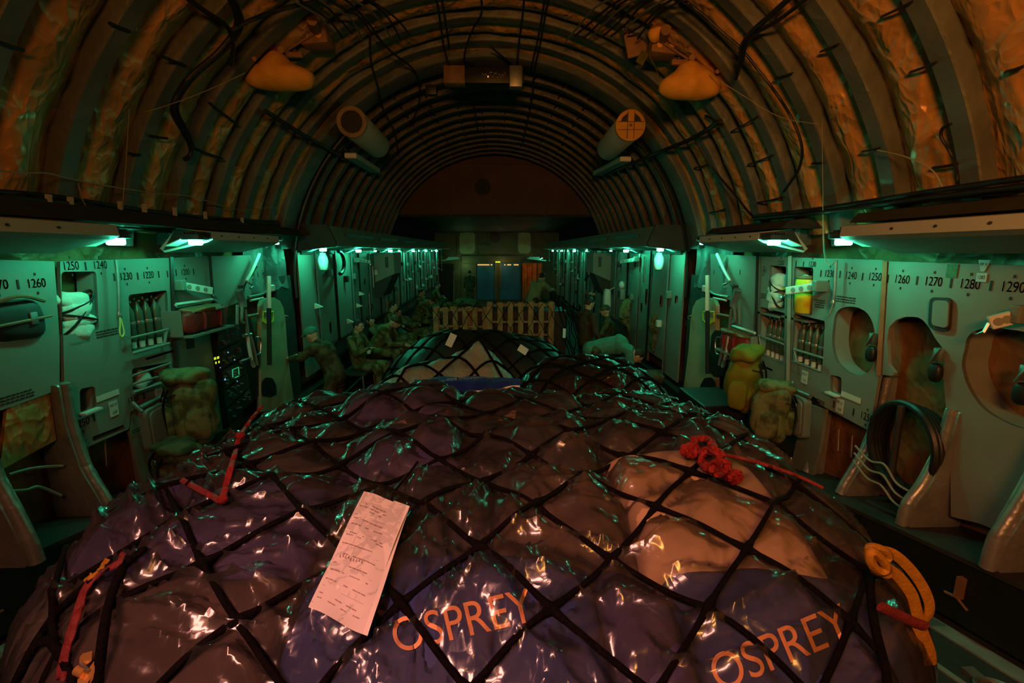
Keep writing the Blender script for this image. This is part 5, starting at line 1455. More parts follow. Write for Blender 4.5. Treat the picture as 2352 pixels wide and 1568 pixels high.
# C-shaped hose, hanging white bags
c = onX(779, 603, -2.8); mb = MB(); mb.tube([c + V((0, .0 + .28 * math.sin(a), .2 * math.cos(a))) for a in [PI * i / 14 for i in range(15)]], .035, 8)
tag(mb.build('hose', 'black'), 'black C-shaped hose on the left wall just forward of the hanging white bag', 'hose')
for s, px in ((-1, 741), (1, 1514)):
    c = onY(px, 582, 7.78); t = thing('hanging_bag', 'white cloth bag hanging under the dome lamp, %s wall' % ('left' if s < 0 else 'right'), 'bag', c - V((0, 0, .28)))
    mb = MB(); mb.lathe(c - V((0, 0, .26)), [(.055, 0), (.062, .01), (.075, .06), (.082, .14), (.075, .19), (.05, .24), (.045, .27)], 18); mb.build('bag', 'cloth', t, 60)
    mb = MB(); mb.lathe(c - V((0, 0, .27)), [(.062, 0), (.066, .008), (.062, .016)], 18); mb.build('rim', 'dark', t)
    mb = MB(); mb.tube([c, c + V((0, 0, .06))], .01, 6); mb.build('cord', 'wire', t)
# straps and stretcher poles hanging by the right front wall, and some on the left
rr = random.Random(31)
M['shinystrap'] = mat('pale_seat_webbing', (.5, .5, .55), .4, .3)
def hang(n, s, y0, y1, name, gl, lab):
    for i in range(n):
        y = y0 + (y1 - y0) * i / n + rr.uniform(-.1, .1); x = s * (2.45 + rr.uniform(0, .35)); z1 = 2.66; z0 = z1 - rr.uniform(.35, 1.1)
        mb = MB(); mb.tube([(x, y, z0), (x + rr.uniform(-.02, .02), y + rr.uniform(-.03, .03), (z0 + z1) / 2), (x, y, z1)], .018, 6, flat=.3)
        mb.ell((x, y, z0), (.03, .03, .05), None, 8, 6)
        tag(mb.build(name, rr.choice(['shinystrap', 'alu', 'dark', 'panel2']), smooth=60), lab, 'strap', gl)
hang(46, 1, 12.9, 23.5, 'hanging_strap', 'seat straps hanging on the right wall', 'pale webbing strap among those hanging along the far right wall under the soffit')
hang(16, -1, 14.5, 23.0, 'hanging_strap', 'seat straps hanging on the left wall', 'pale webbing strap among those hanging along the far left wall under the soffit')
# pale shelf boards near the front wall
for s, px, py in ((-1, 1036, 598), (1, 1232, 598)):
    c = onY(px, py, 23.6); mb = MB(); mb.box((c.x, c.y, c.z + .05), (.9, .6, .05), Matrix.Rotation(s * .12, 3, 'Y')); mb.box((c.x - s * .1, c.y + .1, c.z + .12), (.5, .4, .1)); mb.box((c.x + s * .2, c.y + 1.3, c.z + .06), (.08, 2.4, .06))
    tag(mb.build('shelf', 'white', smooth=0), 'pale shelf lit from below beside the front wall, %s side' % ('left' if s < 0 else 'right'), 'shelf')
# ------------------------------------------------------------------ things on the vault
CEIL = next(o for o in bpy.data.objects if o.name == 'ceiling')
def vcurve(pts, R=2.98, n=6, sag=0):
    return [onV(p.x, p.y, R) for p in cr([V((x, y, 0)) for x, y in pts], n)]
def cable(pts, r, m, label, R=2.98, name='cable', cat='cable'):
    mb = MB(); mb.tube(vcurve(pts, R), r, 6); return tag(mb.build(name, m, smooth=60), label, cat)
def puff(mb, outline, Yc, depth, back=.5, rings=6, amp=.02, seed=1, p=.6):
    """a soft body with the traced outline at distance Yc, bulging towards and away from the viewer"""
    o = [onY(x, y, Yc) for x, y in outline]; c = sum(o, V()) / len(o); n = len(o); vs = []; fs = []
    for sgn, dep in ((-1, depth), (1, depth * back)):
        base = len(vs)
        for k_ in range(rings):
            s_ = math.cos(PI / 2 * k_ / rings); dy = dep * math.sin(PI / 2 * k_ / rings) ** p
            for q in o:
                v = c + (q - c) * s_ + V((0, sgn * dy, 0)); v += V((0, 1, .4)) * amp * noise.noise(V((v.x * 7, v.z * 7, seed + sgn))) * (k_ > 0)
                vs.append(v)
        vs.append(c + V((0, sgn * dep, 0)))
        for k_ in range(rings - 1):
            fs += [(base + k_ * n + i, base + k_ * n + (i + 1) % n, base + (k_ + 1) * n + (i + 1) % n, base + (k_ + 1) * n + i) for i in range(n)]
        fs += [(base + (rings - 1) * n + i, base + (rings - 1) * n + (i + 1) % n, len(vs) - 1) for i in range(n)]
    mb.add(vs, fs); bmesh.ops.remove_doubles(mb.bm, verts=mb.bm.verts, dist=1e-5)
    return mb
def ocr(pts, n=4): return [(p.x, p.y) for p in cr([V((x, y, 0)) for x, y in pts], n, True)]
def vbox(par, px, py, w_, h_, d_, Yc, m, name, rot=0.0, holes=0):
    c = onY(px, py, Yc); mb = MB(); R_ = Matrix.Rotation(rot, 3, 'Y')
    mb.box(c + V((0, d_ / 2, 0)), (w_, d_, h_), R_, bev=.008)
    o = mb.build(name, m, par, 30)
    return o
# winch units with orange canvas covers, left and right
for s, nm, out, Yc, block, plate_, bar in (
    (-1, 'left', [(563, 175), (572, 162), (598, 147), (622, 124), (636, 119), (652, 126), (675, 148), (700, 158), (720, 170), (720, 192), (706, 205), (660, 209), (605, 206), (572, 196)], 5.0, (716, 65), (584, 135), (645, 124)),
    (1, 'right', [(1514, 200), (1520, 185), (1548, 165), (1562, 148), (1584, 141), (1602, 150), (1628, 166), (1648, 186), (1652, 206), (1640, 222), (1600, 229), (1545, 227), (1518, 214)], 5.0, (1530, 88), (1648, 164), (1590, 142))):
    c = onY(sum(p[0] for p in out) / len(out), sum(p[1] for p in out) / len(out), Yc)
    t = thing('winch_unit', 'overhead winch unit hung with an orange canvas cover, %s side of the vault' % nm, 'winch', c)
    mb = MB(); puff(mb, ocr(out), Yc, .17, .8, 7, .03, s + 4, .85); mb.build('canvas_cover', 'canvas', t, 60)
    b = vbox(t, block[0], block[1], .26, .26, .25, Yc + .15, 'brown', 'gear_housing', .1 * s)
    bc = onY(block[0], block[1], Yc + .14)
    mb = MB()
    for dx in (-.06, .06):
        for dz in (-.06, .06): mb.cyl(bc + V((dx, -.004, dz)), bc + V((dx, .02, dz)), .026, n=12)
    mb.build('bolt_cap', 'canvas', b)
    vbox(t, plate_[0], plate_[1], .14, .19, .02, Yc, 'canvas', 'side_plate')
    vbox(t, bar[0], bar[1], .40, .05, .05, Yc + .12, 'brown', 'crossbar'); vbox(t, bar[0] + s * 10, bar[1] - 12, .36, .03, .05, Yc + .2, 'brown', 'crossbar')
    for qa, qb, r_ in ((bc + V((-s * .1, 0, .0)), onY(bar[0], bar[1], Yc + .12), .012), (bc + V((0, .2, 0)), onV(block[0], block[1] - 20, 3.03), .05), (onY(plate_[0], plate_[1], Yc), onV(plate_[0], plate_[1], 3.03), .02), (onY(bar[0], bar[1], Yc + .14), onV(bar[0], bar[1] - 10, 3.03), .03)):
        mb = MB(); mb.tube([qa, qb], r_, 8); mb.build('strut', 'brown', t)
t = bpy.data.objects['winch_unit.001']
vbox(t, 1468, 82, .30, .36, .04, 5.35, 'brown', 'back_plate', -.25)
mb = MB(); puff(mb, ocr([(1488, 72), (1500, 60), (1522, 55), (1532, 70), (1520, 88), (1502, 98), (1490, 88)]), 5.1, .08, .5, 5, .04, 3); mb.build('canvas_flap', 'canvas', t, 60)
mb = MB(); mb.tube([onY(x, y, 5.05) for x, y in ((1495, 95), (1493, 130), (1506, 155), (1516, 180))], .014, 5, flat=.3); mb.build('strap', 'olive', t)
mb = MB(); c = onY(1475, 133, 5.1); mb.box(c, (.08, .01, .12), Matrix.Rotation(.5, 3, 'Y')); mb.build('hang_tag', 'olive', t, 0)
# big ducts with open / spoked ends
for s, nm, e0, e1 in ((-1, 'left', (808, 280), (868, 335)), (1, 'right', (1448, 288), (1400, 338))):
    a = onV(e0[0], e0[1], 2.72); b = onV(e1[0], e1[1], 2.78); b = a + (b - a).normalized() * 1.5; d = (b - a).normalized()
    t = thing('air_duct', 'pale round duct %s, %s side of the vault' % ('with an open ring end' if s < 0 else 'closed by a spoked orange cap', nm), 'duct', a)
    mb = MB(); mb.lathe(a, [(.175, 0), (.185, .02), (.185, (b - a).length)], 28, d); mb.build('tube', 'soffit', t)
    if s < 0:
        mb = MB(); mb.lathe(a - d * .012, [(.135, 0), (.185, 0), (.19, .03), (.16, .03)], 28, d); mb.build('end_ring', TN, t)
        mb = MB(); mb.lathe(a - d * .016, [(.133, 0), (.135, .004)], 28, d); mb.build('opening', 'black', t)
    else:
        mb = MB(); mb.lathe(a - d * .02, [(.175, 0), (.19, .01), (.19, .05)], 28, d); cap = mb.build('end_cap', 'canvas', t)
        u = V((1, 0, 0)); u = (u - d * u.dot(d)).normalized(); v = d.cross(u); v = v if v.z > 0 else -v
        mb = MB()
        for sx in (-1, 1):
            q = [a - d * .024 + (u * sx * x + v * z) for x, z in ((.04, .045), (.13, .045), (.11, .09), (.04, .145))]; mb.prism(q, -d * .003)
        mb.build('window', 'black', cap, 0)
        mb = MB()
        for x in (-.042, .042): mb.tube([a - d * .026 + u * x - v * .165, a - d * .026 + u * x + v * .165], .005, 4)
        mb.tube([a - d * .026 - u * .165 + v * .04, a - d * .026 + u * .165 + v * .04], .005, 4)
        mb.tube([a - d * .026 - u * .16 - v * .055, a - d * .026 + u * .16 - v * .055], .004, 4)
        mb.cyl(a - d * .03, a - d * .02, .02, n=10); mb.build('rib_line', 'brown', cap)
    for k_ in (.25, .8):
        q = a.lerp(b, k_); out_ = V((q.x, 0, q.z - VZ)).normalized(); mb = MB(); mb.tube([q, V((q.x, q.y, q.z)) + out_ * .32], .03, 6); mb.build('hanger', 'dark', t)
# pale ended light rails under the ducts
for s, nm, e0, e1, in ((-1, 'left', (805, 357), (862, 392)), (1, 'right', (1437, 365), (1372, 398))):
    a = onV(e0[0], e0[1], 2.80); b = onV(e1[0], e1[1], 2.86); t = thing('ceiling_rail', 'long box rail with a pale orange-lit end under the duct, %s side' % nm, 'rail', a)
    rot = (b - a).to_track_quat('Y', 'Z').to_matrix(); L_ = (b - a).length
    mb = MB(); mb.box((a + b) / 2, (.17, L_, .08), rot, bev=.005); mb.build('box', 'soffit', t, 0)
    mb = MB(); mb.box(a, (.17, .012, .05), rot); mb.build('end_plate', 'pinkparcel', t, 0)
    for k_ in (.15, .8): q = a.lerp(b, k_); o_ = V((q.x, 0, q.z - VZ)).normalized(); mb = MB(); mb.tube([q, q + o_ * .26], .025, 6); mb.build('hanger', 'dark', t)
# dark console between the ribs at the crown, with a tiny amber lamp
c = onY(1135, 172, 6.9)
t = thing('overhead_console', 'dark console set between the ribs at the crown, with tiny lights', 'console', c)
vbox(t, 1135, 172, .80, .20, .25, 6.95, 'black', 'housing')
vbox(t, 1043, 170, .28, .22, .2, 6.9, 'brown', 'junction_box'); vbox(t, 1185, 174, .17, .26, .15, 6.85, 'alu', 'grey_box')
mb = MB(); rr = random.Random(3)
for i in range(16): q = onY(1108 + i * 3.5, 172 + rr.uniform(-6, 6), 6.93); mb.box(q, (.012, .01, .014))
mb.build('switch', 'alu', t, 0)
mb = MB(); mb.box(onY(1121, 176, 6.92), (.014, .01, .014)); mb.build('indicator', 'glow_orange', t, 0)
vbox(t, 990, 205, .14, .12, .1, 6.7, 'black', 'dark_box')

# cables and cords
for k_ in range(7):
    y0 = 440 + 11 * k_; y1 = 509 + 5.5 * k_
    cable([(-60, y0 - 5), (120, y0 + 10), (300, y0 + (y1 - y0) * .55), (470, y0 + (y1 - y0) * .85), (640, y1)], .014, 'cable',
          '%s black cable from the top of the bundle along the left wall above the lamps' % ('first', 'second', 'third', 'fourth', 'fifth', 'sixth', 'seventh')[k_], 2.97 - .01 * (k_ % 2))['group'] = 'black cable bundle on the left'
mb = MB()
for x, ya, yb in ((110, 446, 512), (160, 452, 508), (275, 462, 520), (330, 468, 520), (400, 476, 526), (470, 486, 528), (555, 500, 532)):
    mb.tube([onV(x, ya, 2.95), onV(x + 2, (ya + yb) / 2, 2.95), onV(x + 3, yb, 2.95)], .02, 5, flat=.4)
mb.build('cable_clamp', 'soffit', CEIL)
cable([(-20, 390), (60, 397), (110, 398), (180, 415), (330, 440), (440, 452), (540, 480), (622, 476)], 0.0049, 'wire', 'thin pale cord sagging along the left wall above the black cables', 2.96, 'cord', 'cord')
cable([(180, 420), (190, 460), (210, 490), (218, 505)], 0.0042, 'wire', 'short pale cord dropping from the sagging cord to the left cable bundle', 2.94, 'cord', 'cord')
cable([(297, 250), (292, 330), (285, 430), (276, 515)], 0.0031, 'wire', 'thin straight cord hanging down to the left wall lamp', 2.93, 'cord', 'cord')
cable([(1888, 280), (1889, 360), (1890, 450), (1890, 530)], 0.0031, 'wire', 'thin straight cord hanging down the right wall above the pale lanyard cord', 2.93, 'cord', 'cord')
cable([(520, -20), (545, 50), (505, 115), (440, 172), (405, 222), (398, 258), (420, 300), (438, 335), (436, 358), (424, 366)], .022, 'cable', 'black hose snaking down the left vault to a hooked end', 2.97, 'hose', 'hose')
cable([(528, -20), (556, 55), (515, 118), (452, 172), (414, 222), (408, 258), (432, 305), (444, 340)], .016, 'cable', 'second thinner black hose beside the hooked one, left vault', 2.97, 'hose', 'hose')
cable([(415, -15), (470, 25), (520, 60), (535, 100), (530, 150)], .018, 'cable', 'black cable crossing the top left ribs', 2.96)
cable([(720, 5), (650, 20), (580, 45), (530, 70)], .018, 'cable', 'black cable joining the hose at the top of the left vault', 2.96)
cable([(610, 255), (680, 300), (760, 345), (870, 400)], .026, 'cable', 'thick black cable slanting under the left duct', 2.90)
cable([(1655, 278), (1590, 318), (1500, 355), (1395, 400)], .026, 'cable', 'thick black cable slanting under the right duct', 2.90)
cable([(1600, 325), (1640, 390), (1690, 450), (1728, 495), (1760, 500), (1810, 485)], .014, 'cable', 'black cable running down the right vault to the corner above the short slab', 2.97)
cable([(1735, 496), (1850, 484), (2000, 462), (2150, 438), (2380, 405)], .020, 'cable', 'upper black cable sweeping along the right wall above the lamps', 2.95)
cable([(1735, 503), (1850, 492), (2000, 473), (2150, 452), (2380, 424)], .020, 'cable', 'lower black cable sweeping along the right wall above the lamps', 2.94)
cable([(2140, 452), (2230, 450), (2300, 445), (2380, 432)], .014, 'cable', 'short third black cable at the right picture edge', 2.96)
cable([(1570, 0), (1610, 30), (1660, 75), (1700, 110), (1745, 165), (1790, 225), (1825, 285), (1842, 340), (1836, 385), (1818, 415), (1800, 440)], .012, 'cable', 'black cable curving down the right vault past the orange canvas', 2.98)
cable([(1820, -10), (1770, 35), (1725, 75), (1705, 105), (1700, 140), (1690, 180)], .020, 'cable', 'thick black cable bent across the upper right ribs', 2.96)
cable([(1860, -10), (1790, 45), (1730, 80), (1712, 110), (1705, 150)], .014, 'cable', 'thinner black cable beside the bent one, upper right ribs', 2.96)
cable([(2184, 285), (2165, 295), (2162, 315), (2180, 345), (2194, 375), (2200, 415)], .010, 'cable', 'black cable loop on the last full rib of the right vault', 2.97)
cable([(1630, 170), (1700, 215), (1790, 268), (1880, 285)], 0.0035, 'wire', 'thin pale line from the right orange canvas to the right ribs', 2.94, 'cord', 'cord')
cable([(562, 168), (470, 210), (390, 240), (330, 258)], 0.0035, 'wire', 'thin pale line from the left orange canvas to the left ribs', 2.94, 'cord', 'cord')
cable([(2015, 345), (2080, 360), (2140, 390), (2165, 430)], 0.0049, 'wire', 'pale cord curving on the right vault over the black cables', 2.97, 'cord', 'cord')
for k_, (pts, lab) in enumerate((([(1104, -15), (1106, 30), (1085, 70), (1070, 110), (1068, 140), (1090, 150)], 'black wavy wire hanging at the crown, left of the pairs'),
        ([(1000, -15), (1010, 40), (1020, 110), (1035, 160)], 'first black wire pair line on the left of the crown'), ([(1012, -15), (1022, 40), (1032, 110)], 'second black wire pair line on the left of the crown'),
        ([(1262, -15), (1250, 50), (1240, 105), (1228, 160), (1222, 230), (1200, 330)], 'black wire pair running forward, right of the crown'), ([(1253, -15), (1243, 50), (1232, 105), (1218, 165)], 'inner black wire of the pair right of the crown'),
        ([(1205, -15), (1200, 40), (1192, 100), (1188, 150)], 'thin black wire between the crown pairs'), ([(850, 80), (852, 140), (868, 200), (880, 250), (905, 300), (915, 350)], 'long black wire looping down left of the crown'),
        ([(862, 80), (900, 120), (950, 160), (965, 210), (955, 260), (935, 290)], 'second black wire looping left of the crown'), ([(1075, 150), (1076, 200), (1090, 250), (1098, 300)], 'black wire below the console'),
        ([(1130, 110), (1160, 135), (1180, 150), (1215, 152)], 'black wire crossing behind the grey box at the crown'))):
    cable(pts, .012, 'cable', lab, 2.95, 'wire', 'wire')
rr = random.Random(12)
for side, xs, lab in ((-1, (690, 890), 'left'), (1, (1375, 1560), 'right')):
    t = thing('wire_bundle', 'fan of loose wires at the top of the vault, %s of the crown' % lab, 'wires', onV(sum(xs) / 2, 40, 2.95))
    for i in range(9):
        mb = MB(); x0 = xs[0] + (xs[1] - xs[0]) * i / 9; f_ = 1 if side < 0 else -1
        pts = [(x0 - f_ * 60 + rr.uniform(-8, 8), -25), (x0 + rr.uniform(-5, 5), 10 + rr.uniform(-6, 6)), (x0 + f_ * 45, 45 + rr.uniform(-8, 8)), (x0 + f_ * 75, 85 + rr.uniform(-10, 10))] if side < 0 else [(x0 + 70, -25), (x0 + rr.uniform(-5, 5), 15), (x0 - 40, 50 + rr.uniform(-8, 8)), (x0 - 75, 85 + rr.uniform(-10, 10))]
        mb.tube(vcurve(pts, 2.93 + .01 * (i % 4)), .010, 5); mb.build('wire', 'cable' if i % 3 else 'alu', t)
# short dark tie straps across the ribs
for x0, y0, x1, y1 in ((250, 52, 298, 73), (344, 312, 385, 318), (370, 128, 425, 150), (480, 235, 545, 285), (295, 352, 322, 356), (440, 338, 512, 365), (0, 98, 55, 116), (1620, 265, 1660, 285), (1885, 118, 1925, 102), (2025, 38, 2095, 4), (2090, 166, 2150, 143), (1780, 180, 1820, 168), (1680, 302, 1740, 268), (1718, 378, 1775, 356), (1980, 348, 2020, 340), (2142, 385, 2200, 376), (1740, 465, 1800, 452), (1595, 385, 1625, 378), (1865, 375, 1890, 373), (2310, 165, 2352, 152), (1630, 488, 1665, 480)):
    mb = MB(); mb.tube([onV(x0, y0, 3.03), onV((x0 + x1) / 2, (y0 + y1) / 2 + 1, 3.02), onV(x1, y1, 3.03)], .013, 5, flat=.5); mb.build('tie_strap', 'cable', CEIL)
# ------------------------------------------------------------------ people
def cap(mb, a, b, ra, rb, n=12):
    a, b = V(a), V(b)
    mb.cyl(a, b, ra, rb, n); mb.ell(a, (ra, ra, ra), None, n, 8); mb.ell(b, (rb, rb, rb), None, n, 8)
def fuse(mb, name, m, parent, vox, wrinkle=0.0, seed=0):
    """union of overlapping closed solids as one continuous skin"""
    bmesh.ops.recalc_face_normals(mb.bm, faces=mb.bm.faces)
    me = bpy.data.meshes.new(name); mb.bm.to_mesh(me); mb.bm.free()
    o = bpy.data.objects.new('tmp', me); COL.objects.link(o)
    md = o.modifiers.new('r', 'REMESH'); md.mode = 'VOXEL'; md.voxel_size = vox
    sm = o.modifiers.new('s', 'SMOOTH'); sm.iterations = 3; sm.factor = .5
    dg = bpy.context.evaluated_depsgraph_get()
    out = bpy.data.meshes.new_from_object(o.evaluated_get(dg))
    bpy.data.objects.remove(o); bpy.data.meshes.remove(me)
    if wrinkle:
        for v in out.vertices:
            v.co += v.normal * wrinkle * (noise.noise(V((v.co.x * 16, v.co.y * 16, v.co.z * 9 + seed))) + .5 * noise.noise(v.co * 34))
    out.name = name
    return finish(out, name, m, parent, 60)

def pose(kind):
    """joints in the figure's own frame: faces +Y, feet on z = 0"""
    J = {}
    if kind == 'sit':
        J.update(pelvis=(0, 0, .52), chest=(0, -.04, .90), neck=(0, -.02, 1.10), head=(0, .03, 1.25), look=(0, 1, -.15))
        for s, k_ in ((-1, 'l'), (1, 'r')):
            J['sh' + k_] = (s * .19, -.03, 1.03); J['el' + k_] = (s * .25, .10, .78); J['wr' + k_] = (-s * .02 + s * .03, .23, .80 + (.04 if s > 0 else 0))
            J['hip' + k_] = (s * .10, .02, .50); J['kn' + k_] = (s * .15, .46, .52); J['an' + k_] = (s * .14, .46, .09); J['toe' + k_] = (s * .17, .64, .05)
            J['fin' + k_] = (-s, .35, .0)
    elif kind == 'lean':          # sitting, bent forward with forearms on the thighs
        J.update(pelvis=(0, -.05, .52), chest=(0, .16, .85), neck=(0, .28, .98), head=(0, .38, 1.06), look=(0, 1, -.6))
        for s, k_ in ((-1, 'l'), (1, 'r')):
            J['sh' + k_] = (s * .19, .21, .95); J['el' + k_] = (s * .22, .34, .68); J['wr' + k_] = (s * .06, .55, .64)
            J['hip' + k_] = (s * .10, .0, .50); J['kn' + k_] = (s * .17, .44, .52); J['an' + k_] = (s * .16, .40, .09); J['toe' + k_] = (s * .2, .58, .05)
            J['fin' + k_] = (-s * .4, .8, -.3)
    elif kind == 'slump':         # lying back across the seats, legs out
        J.update(pelvis=(0, .05, .46), chest=(.03, -.22, .74), neck=(.06, -.36, .88), head=(.10, -.40, 1.02), look=(.5, .8, -.4))
        for s, k_ in ((-1, 'l'), (1, 'r')):
            J['sh' + k_] = (s * .19 + .04, -.32, .85); J['el' + k_] = (s * .26, -.08, .66); J['wr' + k_] = (s * .08, .10, .68)
            J['hip' + k_] = (s * .10, .08, .46); J['kn' + k_] = (s * .20, .48, .50); J['an' + k_] = (s * .14, .82, .12); J['toe' + k_] = (s * .2, .92, .22)
            J['fin' + k_] = (-s, .3, -.1)
    elif kind == 'stand':
        J.update(pelvis=(0, 0, .95), chest=(0, -.01, 1.30), neck=(0, .0, 1.50), head=(0, .04, 1.65), look=(0, 1, -.25))
        for s, k_ in ((-1, 'l'), (1, 'r')):
            J['sh' + k_] = (s * .20, -.01, 1.43); J['el' + k_] = (s * .26, .0, 1.14); J['wr' + k_] = (s * .24, .16, .92)
            J['hip' + k_] = (s * .10, 0, .93); J['kn' + k_] = (s * .11, .03, .50); J['an' + k_] = (s * .12, -.02, .09); J['toe' + k_] = (s * .15, .17, .05)
            J['fin' + k_] = (0, .3, -1)
    elif kind == 'reach':         # standing, stooped, both forearms stretched forward
        J.update(pelvis=(0, -.06, .93), chest=(0, .08, 1.23), neck=(0, .19, 1.38), head=(0, .28, 1.49), look=(0, 1, -.5))
        for s, k_ in ((-1, 'l'), (1, 'r')):
            J['sh' + k_] = (s * .19, .14, 1.34); J['el' + k_] = (s * .22, .34, 1.18); J['wr' + k_] = (s * .10, .58, 1.16)
            J['hip' + k_] = (s * .10, -.06, .91); J['kn' + k_] = (s * .12, .02, .50); J['an' + k_] = (s * .13, -.06, .09); J['toe' + k_] = (s * .16, .13, .05)
            J['fin' + k_] = (-s * .3, 1, -.2)
    elif kind == 'bend':          # doubled over at the hips, back level, hands to the floor
        J.update(pelvis=(0, -.16, .90), chest=(0, .24, .98), neck=(0, .42, .90), head=(0, .54, .80), look=(0, .6, -1))
        for s, k_ in ((-1, 'l'), (1, 'r')):
            J['sh' + k_] = (s * .19, .36, .92); J['el' + k_] = (s * .24, .40, .64); J['wr' + k_] = (s * .14, .46, .40)
            J['hip' + k_] = (s * .10, -.14, .86); J['kn' + k_] = (s * .13, -.02, .48); J['an' + k_] = (s * .14, -.10, .09); J['toe' + k_] = (s * .17, .09, .05)
            J['fin' + k_] = (0, .3, -1)
    return {k_: V(v) for k_, v in J.items()}

def hand(mb, w_, d, s):
    d = d.normalized(); side = d.cross(V((0, 0, 1)))
    side = side.normalized() if side.length > .1 else V((1, 0, 0)); up = side.cross(d).normalized()
    pm = w_ + d * .055
    mb.ell(pm, (.042, .050, .020), Matrix((side, d, up)).transposed(), 12, 8)
    for i, (o_, L_) in enumerate(((-.030, .062), (-.010, .075), (.010, .070), (.029, .055))):
        b = pm + side * o_ * .95 + d * .035; q = b + d * L_ * .5 - up * .006; e = q + d * L_ * .38 - up * .028
        cap(mb, b, q, .0105, .0098, 8); cap(mb, q, e, .0095, .008, 8)
    b = w_ + d * .025 + side * (-s) * .030; q = b + (d * .7 - side * s * .6).normalized() * .038; e = q + (d * .9 - up * .4).normalized() * .030
    cap(mb, b, q, .0125, .011, 8); cap(mb, q, e, .011, .009, 8)

PROTO = {}
def make_person(kind, top='camo', low='camo', headgear='hair', seed=0, sleeve=True):
    J = pose(kind)
    t = thing('person', 'x', 'person', (0, 0, 0))
    look = J['look'].normalized(); right = look.cross(V((0, 0, 1))).normalized(); upv = right.cross(look)
    HR = Matrix((right, look, upv)).transposed()
    # body: one continuous surface
    mb = MB()
    mb.ell(J['pelvis'], (.145, .105, .12)); cap(mb, J['pelvis'], J['chest'], .115, .13); mb.ell(J['chest'], (.165, .115, .15))
    cap(mb, J['chest'], J['neck'], .09, .058); cap(mb, J['neck'], J['head'] - upv * .02, .056, .052)
    mb.ell(J['head'], (.076, .093, .108), HR, 18, 12); mb.ell(J['head'] + HR @ V((0, .035, -.062)), (.052, .055, .048), HR, 14, 9)
    cap(mb, J['head'] + HR @ V((0, .088, .012)), J['head'] + HR @ V((0, .110, -.020)), .010, .015, 8)
    for s in (-1, 1):
        mb.ell(J['head'] + HR @ V((s * .078, -.005, -.005)), (.012, .022, .032), HR, 10, 7)
        mb.ell(J['head'] + HR @ V((s * .032, .080, .030)), (.022, .014, .010), HR, 10, 7)
    mb.ell(J['head'] + HR @ V((0, .090, -.052)), (.022, .010, .007), HR, 10, 6)
    for s, k_ in ((-1, 'l'), (1, 'r')):
        cap(mb, J['chest'] + (J['sh' + k_] - J['chest']) * .3, J['sh' + k_], .08, .055); cap(mb, J['sh' + k_], J['el' + k_], .050, .040); cap(mb, J['el' + k_], J['wr' + k_], .040, .027)
        cap(mb, J['wr' + k_], J['wr' + k_] + J['fin' + k_].normalized() * .03, .027, .026)
        hand(mb, J['wr' + k_], J['fin' + k_], s)
        cap(mb, J['hip' + k_], J['kn' + k_], .085, .058); cap(mb, J['kn' + k_], J['an' + k_], .055, .042); cap(mb, J['an' + k_], J['toe' + k_], .045, .035)
    fuse(mb, 'body', 'skin', t, .011)
    # eyes
    mb = MB()
    for s in (-1, 1): mb.ell(J['head'] + HR @ V((s * .032, .086, .016)), (.011, .008, .008), HR, 8, 6)
    mb.build('eyes', 'hair', t)
    # jacket
    mb = MB()
    low_ = J['pelvis'] + (J['chest'] - J['pelvis']) * -.12
    mb.ell(low_, (.175, .135, .11)); cap(mb, low_, J['chest'], .135, .155); mb.ell(J['chest'], (.195, .140, .165)); cap(mb, J['chest'], J['neck'], .115, .072)
    for s, k_ in ((-1, 'l'), (1, 'r')):
        cap(mb, J['chest'] + (J['sh' + k_] - J['chest']) * .3, J['sh' + k_], .10, .073)
        e = J['el' + k_]; cap(mb, J['sh' + k_], e, .070, .056)
        if sleeve: cap(mb, e, e.lerp(J['wr' + k_], .93), .057, .042)
    fuse(mb, 'jacket', top, t, .017, .011, seed)
    mb = MB()
    mb.ell(J['pelvis'] - V((0, 0, .02)), (.165, .125, .13))
    for s, k_ in ((-1, 'l'), (1, 'r')):
        cap(mb, J['hip' + k_], J['kn' + k_], .105, .078); cap(mb, J['kn' + k_], J['an' + k_].lerp(J['kn' + k_], .12), .076, .060)
    fuse(mb, 'trousers', low, t, .017, .011, seed + 3)
    for s, k_ in ((-1, 'l'), (1, 'r')):
        mb = MB(); cap(mb, J['an' + k_].lerp(J['kn' + k_], .3), J['an' + k_], .058, .055); d_ = (J['toe' + k_] - J['an' + k_]); cap(mb, J['an' + k_] - d_ * .15, J['toe' + k_], .052, .048); cap(mb, J['toe' + k_], J['toe' + k_] + d_.normalized() * .04, .046, .038)
        fuse(mb, 'boot', 'boots', t, .015)
    mb = MB()
    if headgear == 'hair':
        mb.ell(J['head'] + HR @ V((0, -.012, .022)), (.083, .095, .100), HR, 18, 12, 1, .06, 30)
        for v in list(mb.bm.verts):
            q = HR.transposed() @ (v.co - J['head'])
            if q.y > .05 and q.z < .055: v.co = J['head'] + HR @ V((q.x * .8, .045, max(q.z, .05)))
        mb.build('hair', 'hair', t, 60)
    else:
        mb.ell(J['head'] + HR @ V((0, -.005, .045)), (.092, .105, .080), HR, 18, 10); mb.ell(J['head'] + HR @ V((0, .105, .035)), (.068, .060, .012), HR, 14, 7)
        mb.build('cap', headgear, t, 60)
    return t
def put_person(kind, loc, rz, label, group, scale=1.0, **kw):
    key = (kind, tuple(sorted(kw.items())))
    if key in PROTO: o = dup(PROTO[key], loc, rz)
    else:
        o = make_person(kind, **kw); PROTO[key] = o; o.location = loc; o.rotation_euler = (0, 0, rz)
    o.scale = (scale,) * 3; o['label'] = label; o['group'] = group
    return o
GL, GR = 'people seated along the left wall', 'people along the right wall'
EAST, WEST = -PI / 2, PI / 2            # facing +X / -X
